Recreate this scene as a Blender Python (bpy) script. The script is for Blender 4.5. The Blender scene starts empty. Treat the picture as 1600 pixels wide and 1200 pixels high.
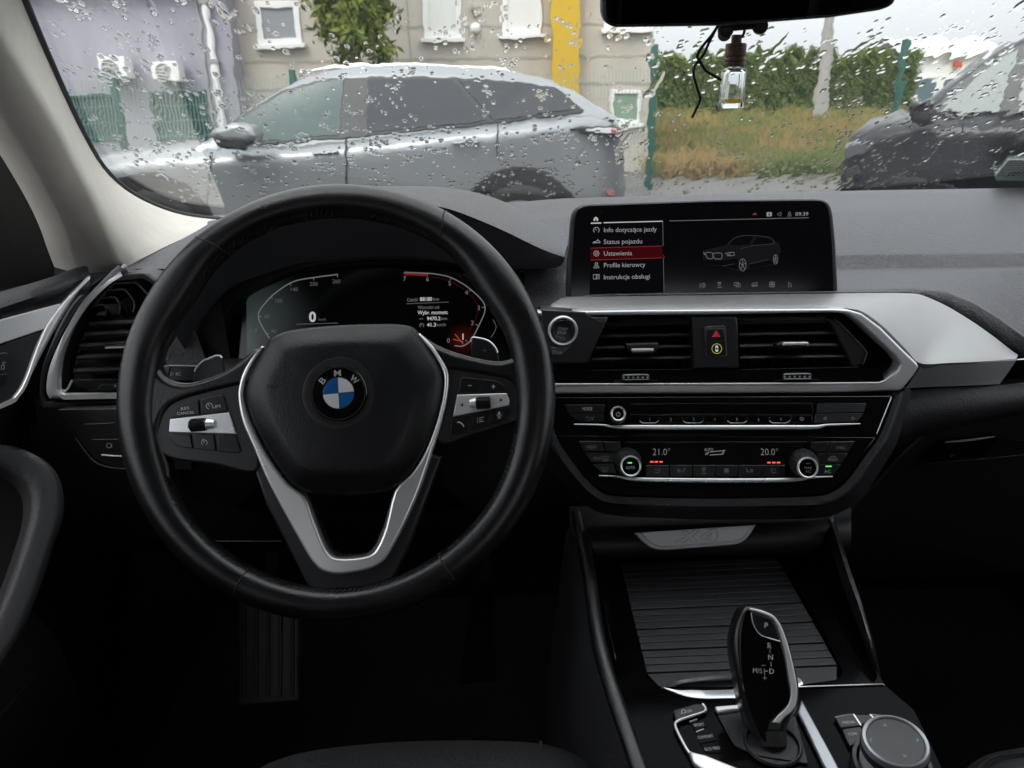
import bpy, bmesh, math, random
import numpy as np
from mathutils import Vector, Matrix, noise
random.seed(7)
R_ = math.radians
scene = bpy.context.scene
COL = scene.collection

# ------------------------------------------------------------------ camera
CAM = Vector((0, 0, 1.40))
PITCH, ROLL, FPX = R_(20.8), R_(1.0), 1208.0
cF = Vector((0, math.cos(PITCH), -math.sin(PITCH)))
r0 = Vector((1, 0, 0)); u0 = Vector((0, math.sin(PITCH), math.cos(PITCH)))
cR = r0 * math.cos(ROLL) - u0 * math.sin(ROLL)
cU = r0 * math.sin(ROLL) + u0 * math.cos(ROLL)
cam_d = bpy.data.cameras.new('camera')
cam = bpy.data.objects.new('camera', cam_d); COL.objects.link(cam)
cam_d.sensor_width = 36; cam_d.lens = 36 * FPX / 1600
cam_d.clip_start = 0.02; cam_d.clip_end = 2000
mw = Matrix((cR, cU, -cF)).transposed().to_4x4(); mw.translation = CAM
cam.matrix_world = mw
scene.camera = cam
cam_d.dof.use_dof = True; cam_d.dof.focus_distance = .74; cam_d.dof.aperture_fstop = 14      # phone lens focused on the dash

# ------------------------------------------------------------------ world and sun: bright overcast sky
world = bpy.data.worlds.new('World'); scene.world = world; world.use_nodes = True
wn = world.node_tree; wn.nodes.clear()
sky = wn.nodes.new('ShaderNodeTexSky'); sky.sky_type = 'NISHITA'; sky.sun_disc = False
sky.sun_elevation = R_(52); sky.sun_rotation = R_(150); sky.dust_density = 4.0; sky.air_density = 1.0; sky.ozone_density = 1.0
hsv = wn.nodes.new('ShaderNodeHueSaturation'); hsv.inputs['Saturation'].default_value = 0.10
mixc = wn.nodes.new('ShaderNodeMix'); mixc.data_type = 'RGBA'; mixc.inputs[0].default_value = 0.85
# closed cloud layer: three times as bright overhead as at the horizon, as any overcast sky is
wtc = wn.nodes.new('ShaderNodeTexCoord'); wsx = wn.nodes.new('ShaderNodeSeparateXYZ'); wn.links.new(wtc.outputs['Generated'], wsx.inputs[0])
wmp = wn.nodes.new('ShaderNodeMapRange'); wmp.inputs[1].default_value = 0; wmp.inputs[2].default_value = 1; wmp.inputs[3].default_value = 1; wmp.inputs[4].default_value = 3
wn.links.new(wsx.outputs['Z'], wmp.inputs[0])
wsc = wn.nodes.new('ShaderNodeVectorMath'); wsc.operation = 'SCALE'; wsc.inputs[0].default_value = (6.6, 6.85, 7.15)
wnz = wn.nodes.new('ShaderNodeTexNoise'); wnz.inputs['Scale'].default_value = 2.2; wnz.inputs['Detail'].default_value = 5; wn.links.new(wtc.outputs['Generated'], wnz.inputs['Vector'])   # soft cloud tone over the whole dome
wm2 = wn.nodes.new('ShaderNodeMapRange'); wm2.inputs[1].default_value = .3; wm2.inputs[2].default_value = .7; wm2.inputs[3].default_value = .90; wm2.inputs[4].default_value = 1.06; wn.links.new(wnz.outputs['Fac'], wm2.inputs[0])
wml = wn.nodes.new('ShaderNodeMath'); wml.operation = 'MULTIPLY'; wn.links.new(wmp.outputs[0], wml.inputs[0]); wn.links.new(wm2.outputs[0], wml.inputs[1]); wn.links.new(wml.outputs[0], wsc.inputs['Scale']); wn.links.new(wsc.outputs[0], mixc.inputs[7])
bg = wn.nodes.new('ShaderNodeBackground'); bg.inputs['Strength'].default_value = 0.110
wo = wn.nodes.new('ShaderNodeOutputWorld')
wn.links.new(sky.outputs[0], hsv.inputs['Color']); wn.links.new(hsv.outputs[0], mixc.inputs[6])
wn.links.new(mixc.outputs[2], bg.inputs['Color']); wn.links.new(bg.outputs[0], wo.inputs['Surface'])
sun_d = bpy.data.lights.new('sun', 'SUN'); sun_d.energy = 1.5; sun_d.angle = R_(25); sun_d.color = (1, .97, .93)
sun = bpy.data.objects.new('sun', sun_d); COL.objects.link(sun)
sun.rotation_euler = (R_(38), 0, R_(-30)); sun.location = (0, -3, 12)
scene.view_settings.view_transform = 'Standard'; scene.view_settings.look = 'None'
scene.view_settings.exposure = 0.5; scene.view_settings.gamma = 1.0; scene.view_settings.use_curve_mapping = False
cy = scene.cycles
cy.use_denoising = True
cy.max_bounces = 14; cy.transmission_bounces = 10; cy.transparent_max_bounces = 12; cy.glossy_bounces = 5; cy.diffuse_bounces = 3
cy.caustics_refractive = True; cy.caustics_reflective = False; cy.sample_clamp_indirect = 8.0; cy.blur_glossy = 0.3

# ------------------------------------------------------------------ helpers
def ray(px, py):
    return cF + cR * ((px - 800) / FPX) + cU * (-(py - 600) / FPX)
def atY(px, py, Y):
    d = ray(px, py); return CAM + d * (Y / d.y)
def atZ(px, py, Z):
    d = ray(px, py); return CAM + d * ((Z - CAM.z) / d.z)
def atD(px, py, D):
    return CAM + ray(px, py) * D
class Fr:
    """a flat panel in the car: origin, normal towards the cabin, axes u (right) and v (up)"""
    def __init__(s, o, n, u=None):
        s.o = Vector(o); s.n = Vector(n).normalized()
        s.u = (Vector(u) - s.n * s.n.dot(Vector(u))).normalized() if u is not None else Vector((0, 0, 1)).cross(s.n).normalized()
        s.v = s.n.cross(s.u).normalized()
    def hit(s, px, py, h=0.0):
        d = ray(px, py); t = ((s.o + s.n * h) - CAM).dot(s.n) / d.dot(s.n)
        q = CAM + d * t - s.o
        return (q.dot(s.u), q.dot(s.v))
    def w(s, a, b, h=0.0):
        return s.o + s.u * a + s.v * b + s.n * h
    def P(s, px, py, h=0.0):
        a, b = s.hit(px, py, h); return s.w(a, b, h)
    def mpp(s, px, py, h=0.0):
        a = Vector(s.hit(px, py, h)); b = Vector(s.hit(px + 1, py, h)); return (b - a).length
    def shift(s, h):
        return Fr(s.o + s.n * h, s.n, s.u)
def rnd(pts, n=5, closed=True):
    out = []; m = len(pts)
    for i, p in enumerate(pts):
        r = p[2] if len(p) > 2 else 0
        V = Vector(p[:2])
        if r <= 0 or (not closed and i in (0, m - 1)):
            out.append((V.x, V.y)); continue
        A = Vector(pts[i - 1][:2]) - V; B = Vector(pts[(i + 1) % m][:2]) - V
        ra = min(r, A.length * .49); rb = min(r, B.length * .49)
        p0 = V + A.normalized() * ra; p2 = V + B.normalized() * rb
        for k in range(n + 1):
            t = k / n; q = p0 * (1 - t) ** 2 + V * 2 * t * (1 - t) + p2 * t * t
            out.append((q.x, q.y))
    return out
def cr(pts, n=6, closed=False):
    """Catmull-Rom through points of any dimension"""
    P = [np.array(p, float) for p in pts]; m = len(P); out = []
    seg = m if closed else m - 1
    for i in range(seg):
        p1, p2 = P[i], P[(i + 1) % m]
        pa = P[i - 1] if (closed or i > 0) else 2 * p1 - p2
        pb = P[(i + 2) % m] if (closed or i + 2 < m) else 2 * p2 - p1
        for k in range(n):
            t = k / n
            out.append(tuple(.5 * (2 * p1 + (p2 - pa) * t + (2 * pa - 5 * p1 + 4 * p2 - pb) * t * t + (3 * p1 - pa - 3 * p2 + pb) * t ** 3)))
    if not closed: out.append(tuple(P[-1]))
    return out
def resample(pts, n):
    P = [np.array(p, float) for p in pts]
    L = [0.0]
    for a, b in zip(P, P[1:]): L.append(L[-1] + float(np.linalg.norm(b - a)))
    out = []; j = 0
    for i in range(n):
        s = L[-1] * i / (n - 1)
        while j < len(L) - 2 and L[j + 1] < s: j += 1
        t = 0 if L[j + 1] == L[j] else (s - L[j]) / (L[j + 1] - L[j])
        out.append(tuple(P[j] * (1 - t) + P[j + 1] * t))
    return out
ROOTLOC = {}
def rootloc(o):
    while o.parent is not None: o = o.parent
    return ROOTLOC.get(o.name, Vector((0, 0, 0)))
def T(name, label, cat, loc, group=None):
    o = bpy.data.objects.new(name, None); COL.objects.link(o)
    o.location = loc; o.empty_display_size = .02
    ROOTLOC[o.name] = Vector(loc)
    o['label'] = label; o['category'] = cat
    if group: o['group'] = group
    return o
def link_mesh(name, me, mat, parent, smooth=40, label=None):
    o = bpy.data.objects.new(name, me); COL.objects.link(o)
    if parent is not None:
        me.transform(Matrix.Translation(-rootloc(parent))); o.parent = parent
    if mat is not None:
        me.materials.clear(); me.materials.append(mat)
    if smooth:
        for p in me.polygons: p.use_smooth = True
        me.set_sharp_from_angle(angle=R_(smooth))
    if label: o['label'] = label
    return o
def obj(name, bm, mat, parent=None, smooth=40, recalc=True, label=None):
    if recalc: bmesh.ops.recalc_face_normals(bm, faces=bm.faces)
    me = bpy.data.meshes.new(name); bm.to_mesh(me); bm.free()
    return link_mesh(name, me, mat, parent, smooth, label)
def tagged(o, label=None, cat=None, kind=None, group=None):
    if label: o['label'] = label
    if cat: o['category'] = cat
    if kind: o['kind'] = kind
    if group: o['group'] = group
    return o
def plate_me(fr, loops, h0, h1, bev=0.0, bseg=2, local=False):
    cu = bpy.data.curves.new('t', 'CURVE'); cu.dimensions = '2D'; cu.fill_mode = 'BOTH'
    for lp in loops:
        L = lp if local else [fr.hit(x, y, h1) for x, y in lp]
        s = cu.splines.new('POLY'); s.points.add(len(L) - 1)
        for p, q in zip(s.points, L): p.co = (q[0], q[1], 0, 1)
        s.use_cyclic_u = True
    cu.extrude = max((h1 - h0) / 2 - bev, 1e-6); cu.bevel_depth = bev; cu.bevel_resolution = bseg; cu.offset = -bev
    o = bpy.data.objects.new('t', cu); me = bpy.data.meshes.new_from_object(o)
    bpy.data.objects.remove(o); bpy.data.curves.remove(cu)
    m = Matrix((fr.u, fr.v, fr.n)).transposed().to_4x4(); m.translation = fr.o + fr.n * ((h0 + h1) / 2)
    me.transform(m); return me
def plate(name, fr, loops, h0, h1, mat, parent, bev=0.0, bseg=2, local=False, smooth=40, label=None):
    if not isinstance(loops[0][0], (list, tuple)): loops = [loops]
    me = plate_me(fr, loops, h0, h1, bev, bseg, local); me.name = name
    return link_mesh(name, me, mat, parent, smooth, label)
def text(name, fr, s, px, py, cap, mat, parent, h=0.0, w=None, rot=0.0, align='CENTER', bold=0.0, shear=0.0, thick=0.0):
    """flat print on panel fr: centred at px,py, capital height cap px, optional width w px, baseline rising by rot degrees"""
    fc = bpy.data.curves.new('t', 'FONT'); fc.body = s; fc.size = 1; fc.align_x = align; fc.offset = bold; fc.shear = shear
    fc.resolution_u = 3; fc.extrude = thick
    o = bpy.data.objects.new('t', fc); me = bpy.data.meshes.new_from_object(o)
    bpy.data.objects.remove(o); bpy.data.curves.remove(fc)
    A = Vector(fr.hit(px, py, h)); c, sn = math.cos(R_(rot)), math.sin(R_(rot))
    X = Vector(fr.hit(px + 10 * c, py - 10 * sn, h)) - A
    mppx = X.length / 10; X.normalize(); Yv = Vector((-X.y, X.x))
    vy = Vector(fr.hit(px - 10 * sn, py - 10 * c, h)) - A
    mppy = abs(vy.dot(Yv)) / 10
    k = cap * mppy / .69
    xs = [v.co.x for v in me.vertices] or [0]
    kx = k if w is None else w * mppx / max(max(xs) - min(xs), 1e-6)
    for v in me.vertices:
        x = v.co.x * kx; y = (v.co.y - .345) * k
        q = A + X * x + Yv * y
        v.co = fr.w(q.x, q.y, h + v.co.z * (k if thick else 0))
    me.name = name
    return link_mesh(name, me, mat, parent, 0)
def strokes(name, fr, paths, wpx, mat, parent, h=0.0, closed=False):
    """flat printed line work on a panel: each path of px points becomes a ribbon wpx wide"""
    bm = bmesh.new()
    for path in paths:
        ps = [Vector(fr.hit(x, y, h)) for x, y in path]
        cl = closed or (len(path) > 3 and path[0] == path[-1])
        if cl and path[0] == path[-1]: ps = ps[:-1]
        half = fr.mpp(*path[0], h) * wpx / 2; m = len(ps); L = []; Rr = []
        for i, p in enumerate(ps):
            a = ps[i - 1] if (i > 0 or cl) else p
            b = ps[(i + 1) % m] if (i < m - 1 or cl) else p
            d = (b - a); d = d.normalized() if d.length > 1e-9 else Vector((1, 0))
            nn = Vector((-d.y, d.x)) * half
            L.append(bm.verts.new(fr.w(*(p + nn), h))); Rr.append(bm.verts.new(fr.w(*(p - nn), h)))
        for i in range(m if cl else m - 1):
            j = (i + 1) % m
            bm.faces.new((L[i], L[j], Rr[j], Rr[i]))
    return obj(name, bm, mat, parent, 0, recalc=False)
def circ(cx, cy, r, n=24, ry=None, a0=0, a1=360):
    ry = r if ry is None else ry
    full = abs(a1 - a0) >= 360
    k = n if full else n + 1
    return [(cx + r * math.cos(R_(a0 + (a1 - a0) * i / n)), cy - ry * math.sin(R_(a0 + (a1 - a0) * i / n))) for i in range(k)]
def add_tube(bm, pts, rad, n=10, closed=False, cap=True, flat=None, up=None):
    pts = [Vector(p) for p in pts]; m = len(pts)
    rad = rad if isinstance(rad, (list, tuple)) else [rad] * m
    tang = []
    for i in range(m):
        a = pts[i - 1] if (i or closed) else pts[0]; b = pts[(i + 1) % m] if (i < m - 1 or closed) else pts[-1]
        tang.append((b - a).normalized())
    ref = Vector(up) if up is not None else Vector((0, 0, 1))
    if up is None and abs(tang[0].dot(ref)) > .9: ref = Vector((1, 0, 0))
    nrm = (ref - tang[0] * tang[0].dot(ref)).normalized(); rings = []
    for i in range(m):
        if up is not None: nrm = (ref - tang[i] * tang[i].dot(ref)).normalized()
        else: nrm = (nrm - tang[i] * tang[i].dot(nrm)).normalized()
        bi = tang[i].cross(nrm); fl = flat[i] if isinstance(flat, (list, tuple)) else (flat or 1.0)
        rings.append([bm.verts.new(pts[i] + (nrm * math.cos(2 * math.pi * k / n) * fl + bi * math.sin(2 * math.pi * k / n)) * rad[i]) for k in range(n)])
    for i in range(m if closed else m - 1):
        A, B = rings[i], rings[(i + 1) % m]
        for k in range(n): bm.faces.new((A[k], A[(k + 1) % n], B[(k + 1) % n], B[k]))
    if cap and not closed:
        bm.faces.new(rings[0]); bm.faces.new(list(reversed(rings[-1])))
    return rings
def tube(name, pts, rad, mat, parent, n=10, closed=False, flat=None, up=None, label=None):
    bm = bmesh.new(); add_tube(bm, pts, rad, n, closed, True, flat, up)
    return obj(name, bm, mat, parent, 60, label=label)
def add_grid(bm, rows, closed=False):
    V = [[bm.verts.new(p) for p in r] for r in rows]
    for i in range(len(V) - 1):
        for j in range(len(V[0]) - (0 if closed else 1)):
            k = (j + 1) % len(V[0])
            bm.faces.new((V[i][j], V[i][k], V[i + 1][k], V[i + 1][j]))
    return V
def face_cam(bm):
    bm.normal_update()
    for f in bm.faces:
        if f.normal.dot(f.calc_center_median() - CAM) > 0: f.normal_flip()
def sheet(name, rows, mat, parent, smooth=60, thick=0.0, label=None, closed=False):
    """a lofted skin through rows of points; thick gives it a body behind"""
    bm = bmesh.new(); add_grid(bm, rows, closed); face_cam(bm)
    if thick:
        bmesh.ops.solidify(bm, geom=bm.faces[:], thickness=thick)
        return obj(name, bm, mat, parent, smooth, True, label)
    return obj(name, bm, mat, parent, smooth, False, label)
def add_box(bm, lo, hi):
    lo = Vector(lo); hi = Vector(hi)
    vs = [bm.verts.new((x, y, z)) for x in (lo.x, hi.x) for y in (lo.y, hi.y) for z in (lo.z, hi.z)]
    for f in ((0, 1, 3, 2), (4, 6, 7, 5), (0, 4, 5, 1), (2, 3, 7, 6), (0, 2, 6, 4), (1, 5, 7, 3)): bm.faces.new([vs[i] for i in f])
    return vs
def box(name, lo, hi, mat, parent, bev=0.0, seg=2, label=None):
    bm = bmesh.new(); add_box(bm, lo, hi)
    if bev: bmesh.ops.bevel(bm, geom=bm.edges[:], offset=bev, segments=seg, profile=.5, affect='EDGES')
    return obj(name, bm, mat, parent, 40, label=label)
def lathe(name, fr, a, b, prof, mat, parent, n=32, label=None):
    """prof: list of (radius, height above the panel) turned about the panel normal through local a,b"""
    bm = bmesh.new(); rings = []
    for r, h in prof:
        if r < 1e-7: rings.append([bm.verts.new(fr.w(a, b, h))])
        else: rings.append([bm.verts.new(fr.w(a + r * math.cos(2 * math.pi * k / n), b + r * math.sin(2 * math.pi * k / n), h)) for k in range(n)])
    for A, B in zip(rings, rings[1:]):
        for k in range(n):
            k2 = (k + 1) % n
            if len(A) == 1: bm.faces.new((A[0], B[k2], B[k]))
            elif len(B) == 1: bm.faces.new((A[k], A[k2], B[0]))
            else: bm.faces.new((A[k], A[k2], B[k2], B[k]))
    return obj(name, bm, mat, parent, 35, label=label)

# ------------------------------------------------------------------ materials
def M(name, col, rough=.5, metal=0.0, spec=.5, bump=None, coat=0.0, emit=None, es=1.0, vary=None, rvary=None, ior=None):
    m = bpy.data.materials.new(name); m.use_nodes = True
    nt = m.node_tree; b = nt.nodes['Principled BSDF']
    b.inputs['Base Color'].default_value = (*col, 1); b.inputs['Roughness'].default_value = rough
    b.inputs['Metallic'].default_value = metal; b.inputs['Specular IOR Level'].default_value = spec
    b.inputs['Coat Weight'].default_value = coat; b.inputs['Coat Roughness'].default_value = .05
    if emit: b.inputs['Emission Color'].default_value = (*emit, 1); b.inputs['Emission Strength'].default_value = es
    tc = None
    def co():
        nonlocal tc
        if tc is None: tc = nt.nodes.new('ShaderNodeTexCoord')
        return tc.outputs['Object']
    if vary:                                                     # (scale, amount): uneven colour
        n = nt.nodes.new('ShaderNodeTexNoise'); n.inputs['Scale'].default_value = vary[0]; n.inputs['Detail'].default_value = 6
        nt.links.new(co(), n.inputs['Vector'])
        mp = nt.nodes.new('ShaderNodeMapRange'); mp.inputs[1].default_value = .3; mp.inputs[2].default_value = .7
        mp.inputs[3].default_value = 1 - vary[1]; mp.inputs[4].default_value = 1 + vary[1]
        nt.links.new(n.outputs['Fac'], mp.inputs[0])
        mx = nt.nodes.new('ShaderNodeVectorMath'); mx.operation = 'SCALE'; mx.inputs[0].default_value = col
        nt.links.new(mp.outputs[0], mx.inputs['Scale']); nt.links.new(mx.outputs[0], b.inputs['Base Color'])
    if rvary:
        n = nt.nodes.new('ShaderNodeTexNoise'); n.inputs['Scale'].default_value = rvary[0]; n.inputs['Detail'].default_value = 5
        nt.links.new(co(), n.inputs['Vector'])
        mp = nt.nodes.new('ShaderNodeMapRange'); mp.inputs[1].default_value = .3; mp.inputs[2].default_value = .7
        mp.inputs[3].default_value = max(.02, rough - rvary[1]); mp.inputs[4].default_value = rough + rvary[1]
        nt.links.new(n.outputs['Fac'], mp.inputs[0]); nt.links.new(mp.outputs[0], b.inputs['Roughness'])
    if bump:                                                     # (kind, scale, strength, distance)
        kind, sc, st, di = bump
        if kind == 'leather':
            v = nt.nodes.new('ShaderNodeTexVoronoi'); v.inputs['Scale'].default_value = sc; v.feature = 'SMOOTH_F1'
            nt.links.new(co(), v.inputs['Vector']); src = v.outputs['Distance']
            n = nt.nodes.new('ShaderNodeTexNoise'); n.inputs['Scale'].default_value = sc * .6; n.inputs['Detail'].default_value = 4
            nt.links.new(co(), n.inputs['Vector'])
            ad = nt.nodes.new('ShaderNodeMath'); ad.operation = 'MULTIPLY_ADD'; ad.inputs[1].default_value = .9
            nt.links.new(src, ad.inputs[0]); nt.links.new(n.outputs['Fac'], ad.inputs[2]); src = ad.outputs[0]
        elif kind == 'weave':
            mpn = nt.nodes.new('ShaderNodeMapping'); mpn.inputs['Scale'].default_value = (1, 1, 1.0); nt.links.new(co(), mpn.inputs[0])
            wv = nt.nodes.new('ShaderNodeTexWave'); wv.inputs['Scale'].default_value = sc; wv.inputs['Distortion'].default_value = 1.5
            wv.bands_direction = 'DIAGONAL'; wv.inputs['Detail'].default_value = 1
            nt.links.new(mpn.outputs[0], wv.inputs['Vector']); src = wv.outputs['Fac']
        else:
            n = nt.nodes.new('ShaderNodeTexNoise'); n.inputs['Scale'].default_value = sc; n.inputs['Detail'].default_value = 5
            nt.links.new(co(), n.inputs['Vector']); src = n.outputs['Fac']
        bp = nt.nodes.new('ShaderNodeBump'); bp.inputs['Strength'].default_value = st; bp.inputs['Distance'].default_value = di
        nt.links.new(src, bp.inputs['Height']); nt.links.new(bp.outputs[0], b.inputs['Normal'])
    return m
def EM(name, col, s=1.0):
    m = bpy.data.materials.new(name); m.use_nodes = True; nt = m.node_tree; nt.nodes.clear()
    e = nt.nodes.new('ShaderNodeEmission'); e.inputs[0].default_value = (*col, 1); e.inputs[1].default_value = s * .60
    o = nt.nodes.new('ShaderNodeOutputMaterial'); nt.links.new(e.outputs[0], o.inputs[0]); return m
LEATHER = M('black_leather', (.0050, .0050, .0060), .32, spec=.6, bump=('leather', 700, .20, .0005), rvary=(30, .05))
SPOKE = M('satin_spoke_metal', (.93, .93, .94), .26, metal=.68, rvary=(6, .03))
AIRBAG = M('moulded_airbag_skin', (.0048, .0050, .0062), .40, spec=.45, bump=('leather', 800, .28, .0005), rvary=(40, .04))
DASH = M('grained_dash_plastic', (.072, .072, .080), .50, spec=.5, bump=('leather', 520, .75, .0012), vary=(420, .14))
DASHDK = M('dark_grained_plastic', (.013, .013, .0155), .5, bump=('leather', 560, .5, .0007))
PLAST = M('matte_black_plastic', (.006, .006, .007), .48, bump=('noise', 900, .08, .0003))
PLASTG = M('satin_grey_black_plastic', (.016, .016, .018), .40, bump=('noise', 1200, .06, .0003))
GLOSS = M('piano_black', (.004, .004, .005), .07, spec=.5, rvary=(90, .03))
CGLOSS = M('console_gloss_black', (.002, .002, .0025), .12, spec=.04)
LETTER = M('emblem_letter', (.60, .61, .62), .3, metal=.4)
GLOSSB = M('button_black', (.010, .010, .011), .28)
SILVER = M('satin_silver_trim', (.42, .43, .455), .36, metal=.68, bump=('noise', 2200, .05, .0002), rvary=(12, .03))
SILVERL = M('pale_silver_trim', (.74, .75, .77), .36, metal=.55, rvary=(12, .03))
SILVERD = M('broad_silver_trim', (.335, .335, .34), .43, metal=.6, bump=('noise', 2600, .08, .0003), rvary=(15, .04))
BRUSH = M('satin_chrome', (.88, .89, .91), .28, metal=.55, rvary=(8, .02))
CHROME = M('bright_chrome', (.86, .87, .88), .10, metal=1.0)
PRINT = M('pale_button_print', (.55, .55, .56), .5)
PRINTD = M('dim_button_print', (.22, .22, .23), .5)
EMBOSS = M('embossed_mark', (.004, .004, .004), .7)
FABRIC = M('pale_pillar_fabric', (.64, .60, .54), .85, spec=.2, bump=('weave', 420, .25, .0005), vary=(50, .04))
HEADL = M('pale_headliner', (.42, .41, .40), .9, spec=.1)
CARPET = M('black_carpet', (.005, .005, .006), .95, spec=.1, bump=('noise', 500, .6, .003))
RUBBER = M('black_rubber', (.012, .012, .012), .6)
SEATL = M('black_seat_leather', (.020, .020, .022), .48, bump=('leather', 420, .4, .0009))
BLUE = M('emblem_blue', (.008, .095, .30), .2, coat=.6)
WHITE = M('emblem_white', (.62, .63, .64), .25, coat=.6)
# ================================================================== dashboard body
# glass plane: from its base in front of the dash, leaning back over it
GB = Vector((0, 1.20, CAM.z - .145)); GS = Vector((0, -math.cos(R_(28)), math.sin(R_(28))))
GFR = Fr(GB, Vector((1, 0, 0)).cross(GS), (1, 0, 0))
if GFR.n.y > 0: GFR = Fr(GB, -GFR.n, (1, 0, 0))

dash = T('dashboard', 'black grained dashboard with silver trim running under the windscreen', 'dashboard', (.19, .80, 1.0))
xs = [324, 332, 420, 520, 640, 720, 780, 820, 850, 880, 940, 1020, 1100, 1200, 1300, 1330, 1380, 1420, 1450, 1480, 1520, 1560, 1600, 1660, 1740, 1860]
def interp(x, tab):
    for (a, ya), (b, yb) in zip(tab, tab[1:]):
        if x <= b: return ya + (yb - ya) * (x - a) / (b - a)
    return tab[-1][1]
far = [(300, 352), (330, 344), (420, 332), (520, 324), (640, 319), (760, 316.5), (810, 315), (880, 309.5), (1000, 306), (1100, 303), (1350, 297), (1600, 293), (1760, 290), (1900, 287)]
back = [(300, 560), (780, 540), (820, 505), (850, 488), (862, 478), (872, 470), (890, 464), (1000, 462), (1150, 460), (1300, 458), (1390, 457), (1420, 457.5), (1440, 460), (1475, 474), (1520, 502), (1560, 530), (1593, 556), (1650, 585), (1760, 640), (1900, 690)]
rows = []
def drow(f, Yf):
    return [atY(x, f(x), Yf(x)) for x in xs]
fx = lambda x: interp(x, far); bx_ = lambda x: interp(x, back)
arcY = lambda x: 1.20 - .12 * ((x - 1000) / 700) ** 2 * (1 if x < 1000 else .5)
xs_all = xs; rows = []
rows.append(drow(lambda x: fx(x) + 26, lambda x: arcY(x) + .05))
rows.append(drow(lambda x: fx(x) + 4, lambda x: arcY(x) + .012))
rows.append(drow(lambda x: fx(x) + .5, lambda x: arcY(x)))
rows.append(drow(lambda x: fx(x) + 1.5, lambda x: arcY(x) - .012))
rows.append(drow(lambda x: fx(x) + 8, lambda x: arcY(x) - .04))
rows.append(drow(lambda x: fx(x) + 22, lambda x: arcY(x) - .09))
def blend(t, Y, drop=0):
    return drow(lambda x: fx(x) + (bx_(x) - fx(x)) * t + drop, lambda x: Y - .25 * max(0, (x - 1450) / 900) * t)
sheet('dash_far_strip', [r[:8] for r in rows] + [blend(.25, 1.04)[:8]], DASH, dash, 70)
rows = [r[7:] for r in rows]
def bt(x): return 396 - (x - 1310) * .010
def brow(y, Y): return [atY(x, y(x), Y(x)) for x in xs[7:]]
Ys = lambda Y, k=1.0: (lambda x: Y - .16 * max(0, (x - 1450) / 500) ** 1.2 * k)
crest = lambda x: interp(x, [(300, 7), (1330, 6), (1440, 9), (1475, 20), (1520, 30), (1560, 34), (1760, 40)])
rows.append(brow(lambda x: fx(x) + (bt(x) - fx(x)) * .35, Ys(1.045, .2))); rows.append(brow(lambda x: fx(x) + (bt(x) - fx(x)) * .7, Ys(.975, .4))); rows.append(brow(lambda x: bt(x) - 5, Ys(.935, .5)))
rows.append(brow(lambda x: bt(x) + 1, Ys(.926, .5))); rows.append(brow(lambda x: bt(x) + 4, Ys(.922, .5))); rows.append(brow(lambda x: bt(x) + 20, Ys(.9165, .5))); rows.append(brow(lambda x: bt(x) + 23, Ys(.912, .55))); rows.append(brow(lambda x: bt(x) + 30, Ys(.884, .6)))  # step tilted into the skin to darken this band like a reflected shadow
cy_ = lambda x: bx_(x) - crest(x)
rows.append(brow(lambda x: max(bt(x) + 34, bt(x) + 30 + (cy_(x) - bt(x) - 30) * .5), Ys(.850, .8))); rows.append(brow(lambda x: max(bt(x) + 38, cy_(x) - 3), Ys(.822))); rows.append(brow(lambda x: max(bt(x) + 40, cy_(x)), Ys(.814)))
rows.append(brow(lambda x: max(bt(x) + 42, cy_(x) + 2.5), Ys(.810))); rows.append(brow(lambda x: bx_(x) - 1, Ys(.806))); rows.append(brow(lambda x: bx_(x) + 4, Ys(.808)))
sheet('dash_top', rows, DASH, dash, 70)

# ---- binnacle hood over the instrument cluster
lip = cr([(268, 512, .80), (284, 470, .80), (314, 422, .80), (362, 374, .80), (425, 342, .80), (500, 325, .80), (580, 318, .80), (650, 318, .80), (703, 327, .80), (775, 355, .80), (845, 388.5, .81), (882, 402, .83)], 5)
topb = cr([(255, 470, .93), (270, 430, .98), (300, 392, 1.0), (350, 350, 1.02), (420, 318, 1.03), (500, 300, 1.03), (580, 294, 1.03), (640, 292.5, 1.03), (712, 296, 1.03), (775, 310, 1.03), (845, 345, 1.0), (890, 385, .96)], 5)
n_ = 56
lipP = [atY(*p) for p in resample(lip, n_)]; topP = [atY(*p) for p in resample(topb, n_)]
backP = [p + Vector((0, .06, -.05)) for p in topP]
def mixrow(A, B, t, lift=0.0):
    return [a.lerp(b, t) + Vector((0, 0, lift)) for a, b in zip(A, B)]
rows = [backP, mixrow(topP, backP, .3, .003), topP, mixrow(topP, lipP, .15, .004), mixrow(topP, lipP, .5, .007), mixrow(topP, lipP, .85, .004), mixrow(topP, lipP, .96, .0015), lipP]
sheet('binnacle_hood', rows, DASH, dash, 75)
# inner face of the hood, running back to the cluster frame
inn = cr([(300, 560, .87), (312, 520, .87), (330, 486, .87), (356, 452, .87), (405, 430, .87), (470, 411, .87), (560, 402, .87), (640, 401, .87), (720, 412, .87), (790, 420, .86), (835, 420, .85), (866, 419, .84)], 5)
innP = [atY(*p) for p in resample(inn, n_)]
lip2 = [p + Vector((0, .004, -.004)) for p in lipP]
sheet('hood_lining', [lipP, lip2, mixrow(lip2, innP, .25, -.003), mixrow(lip2, innP, .6, -.002), innP], DASH, dash, 70)
bm = bmesh.new()      # black shroud ring between lining and glass
fr_c = Fr(atD(575, 505, .915), (0, -math.cos(R_(20)), math.sin(R_(20))))
shell = [(p.x, p.y, p.z) for p in innP]
add_grid(bm, [innP, [p + Vector((0, .10, -.02)) for p in innP]])
obj('shroud', bm, PLAST, dash, 60)

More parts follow.
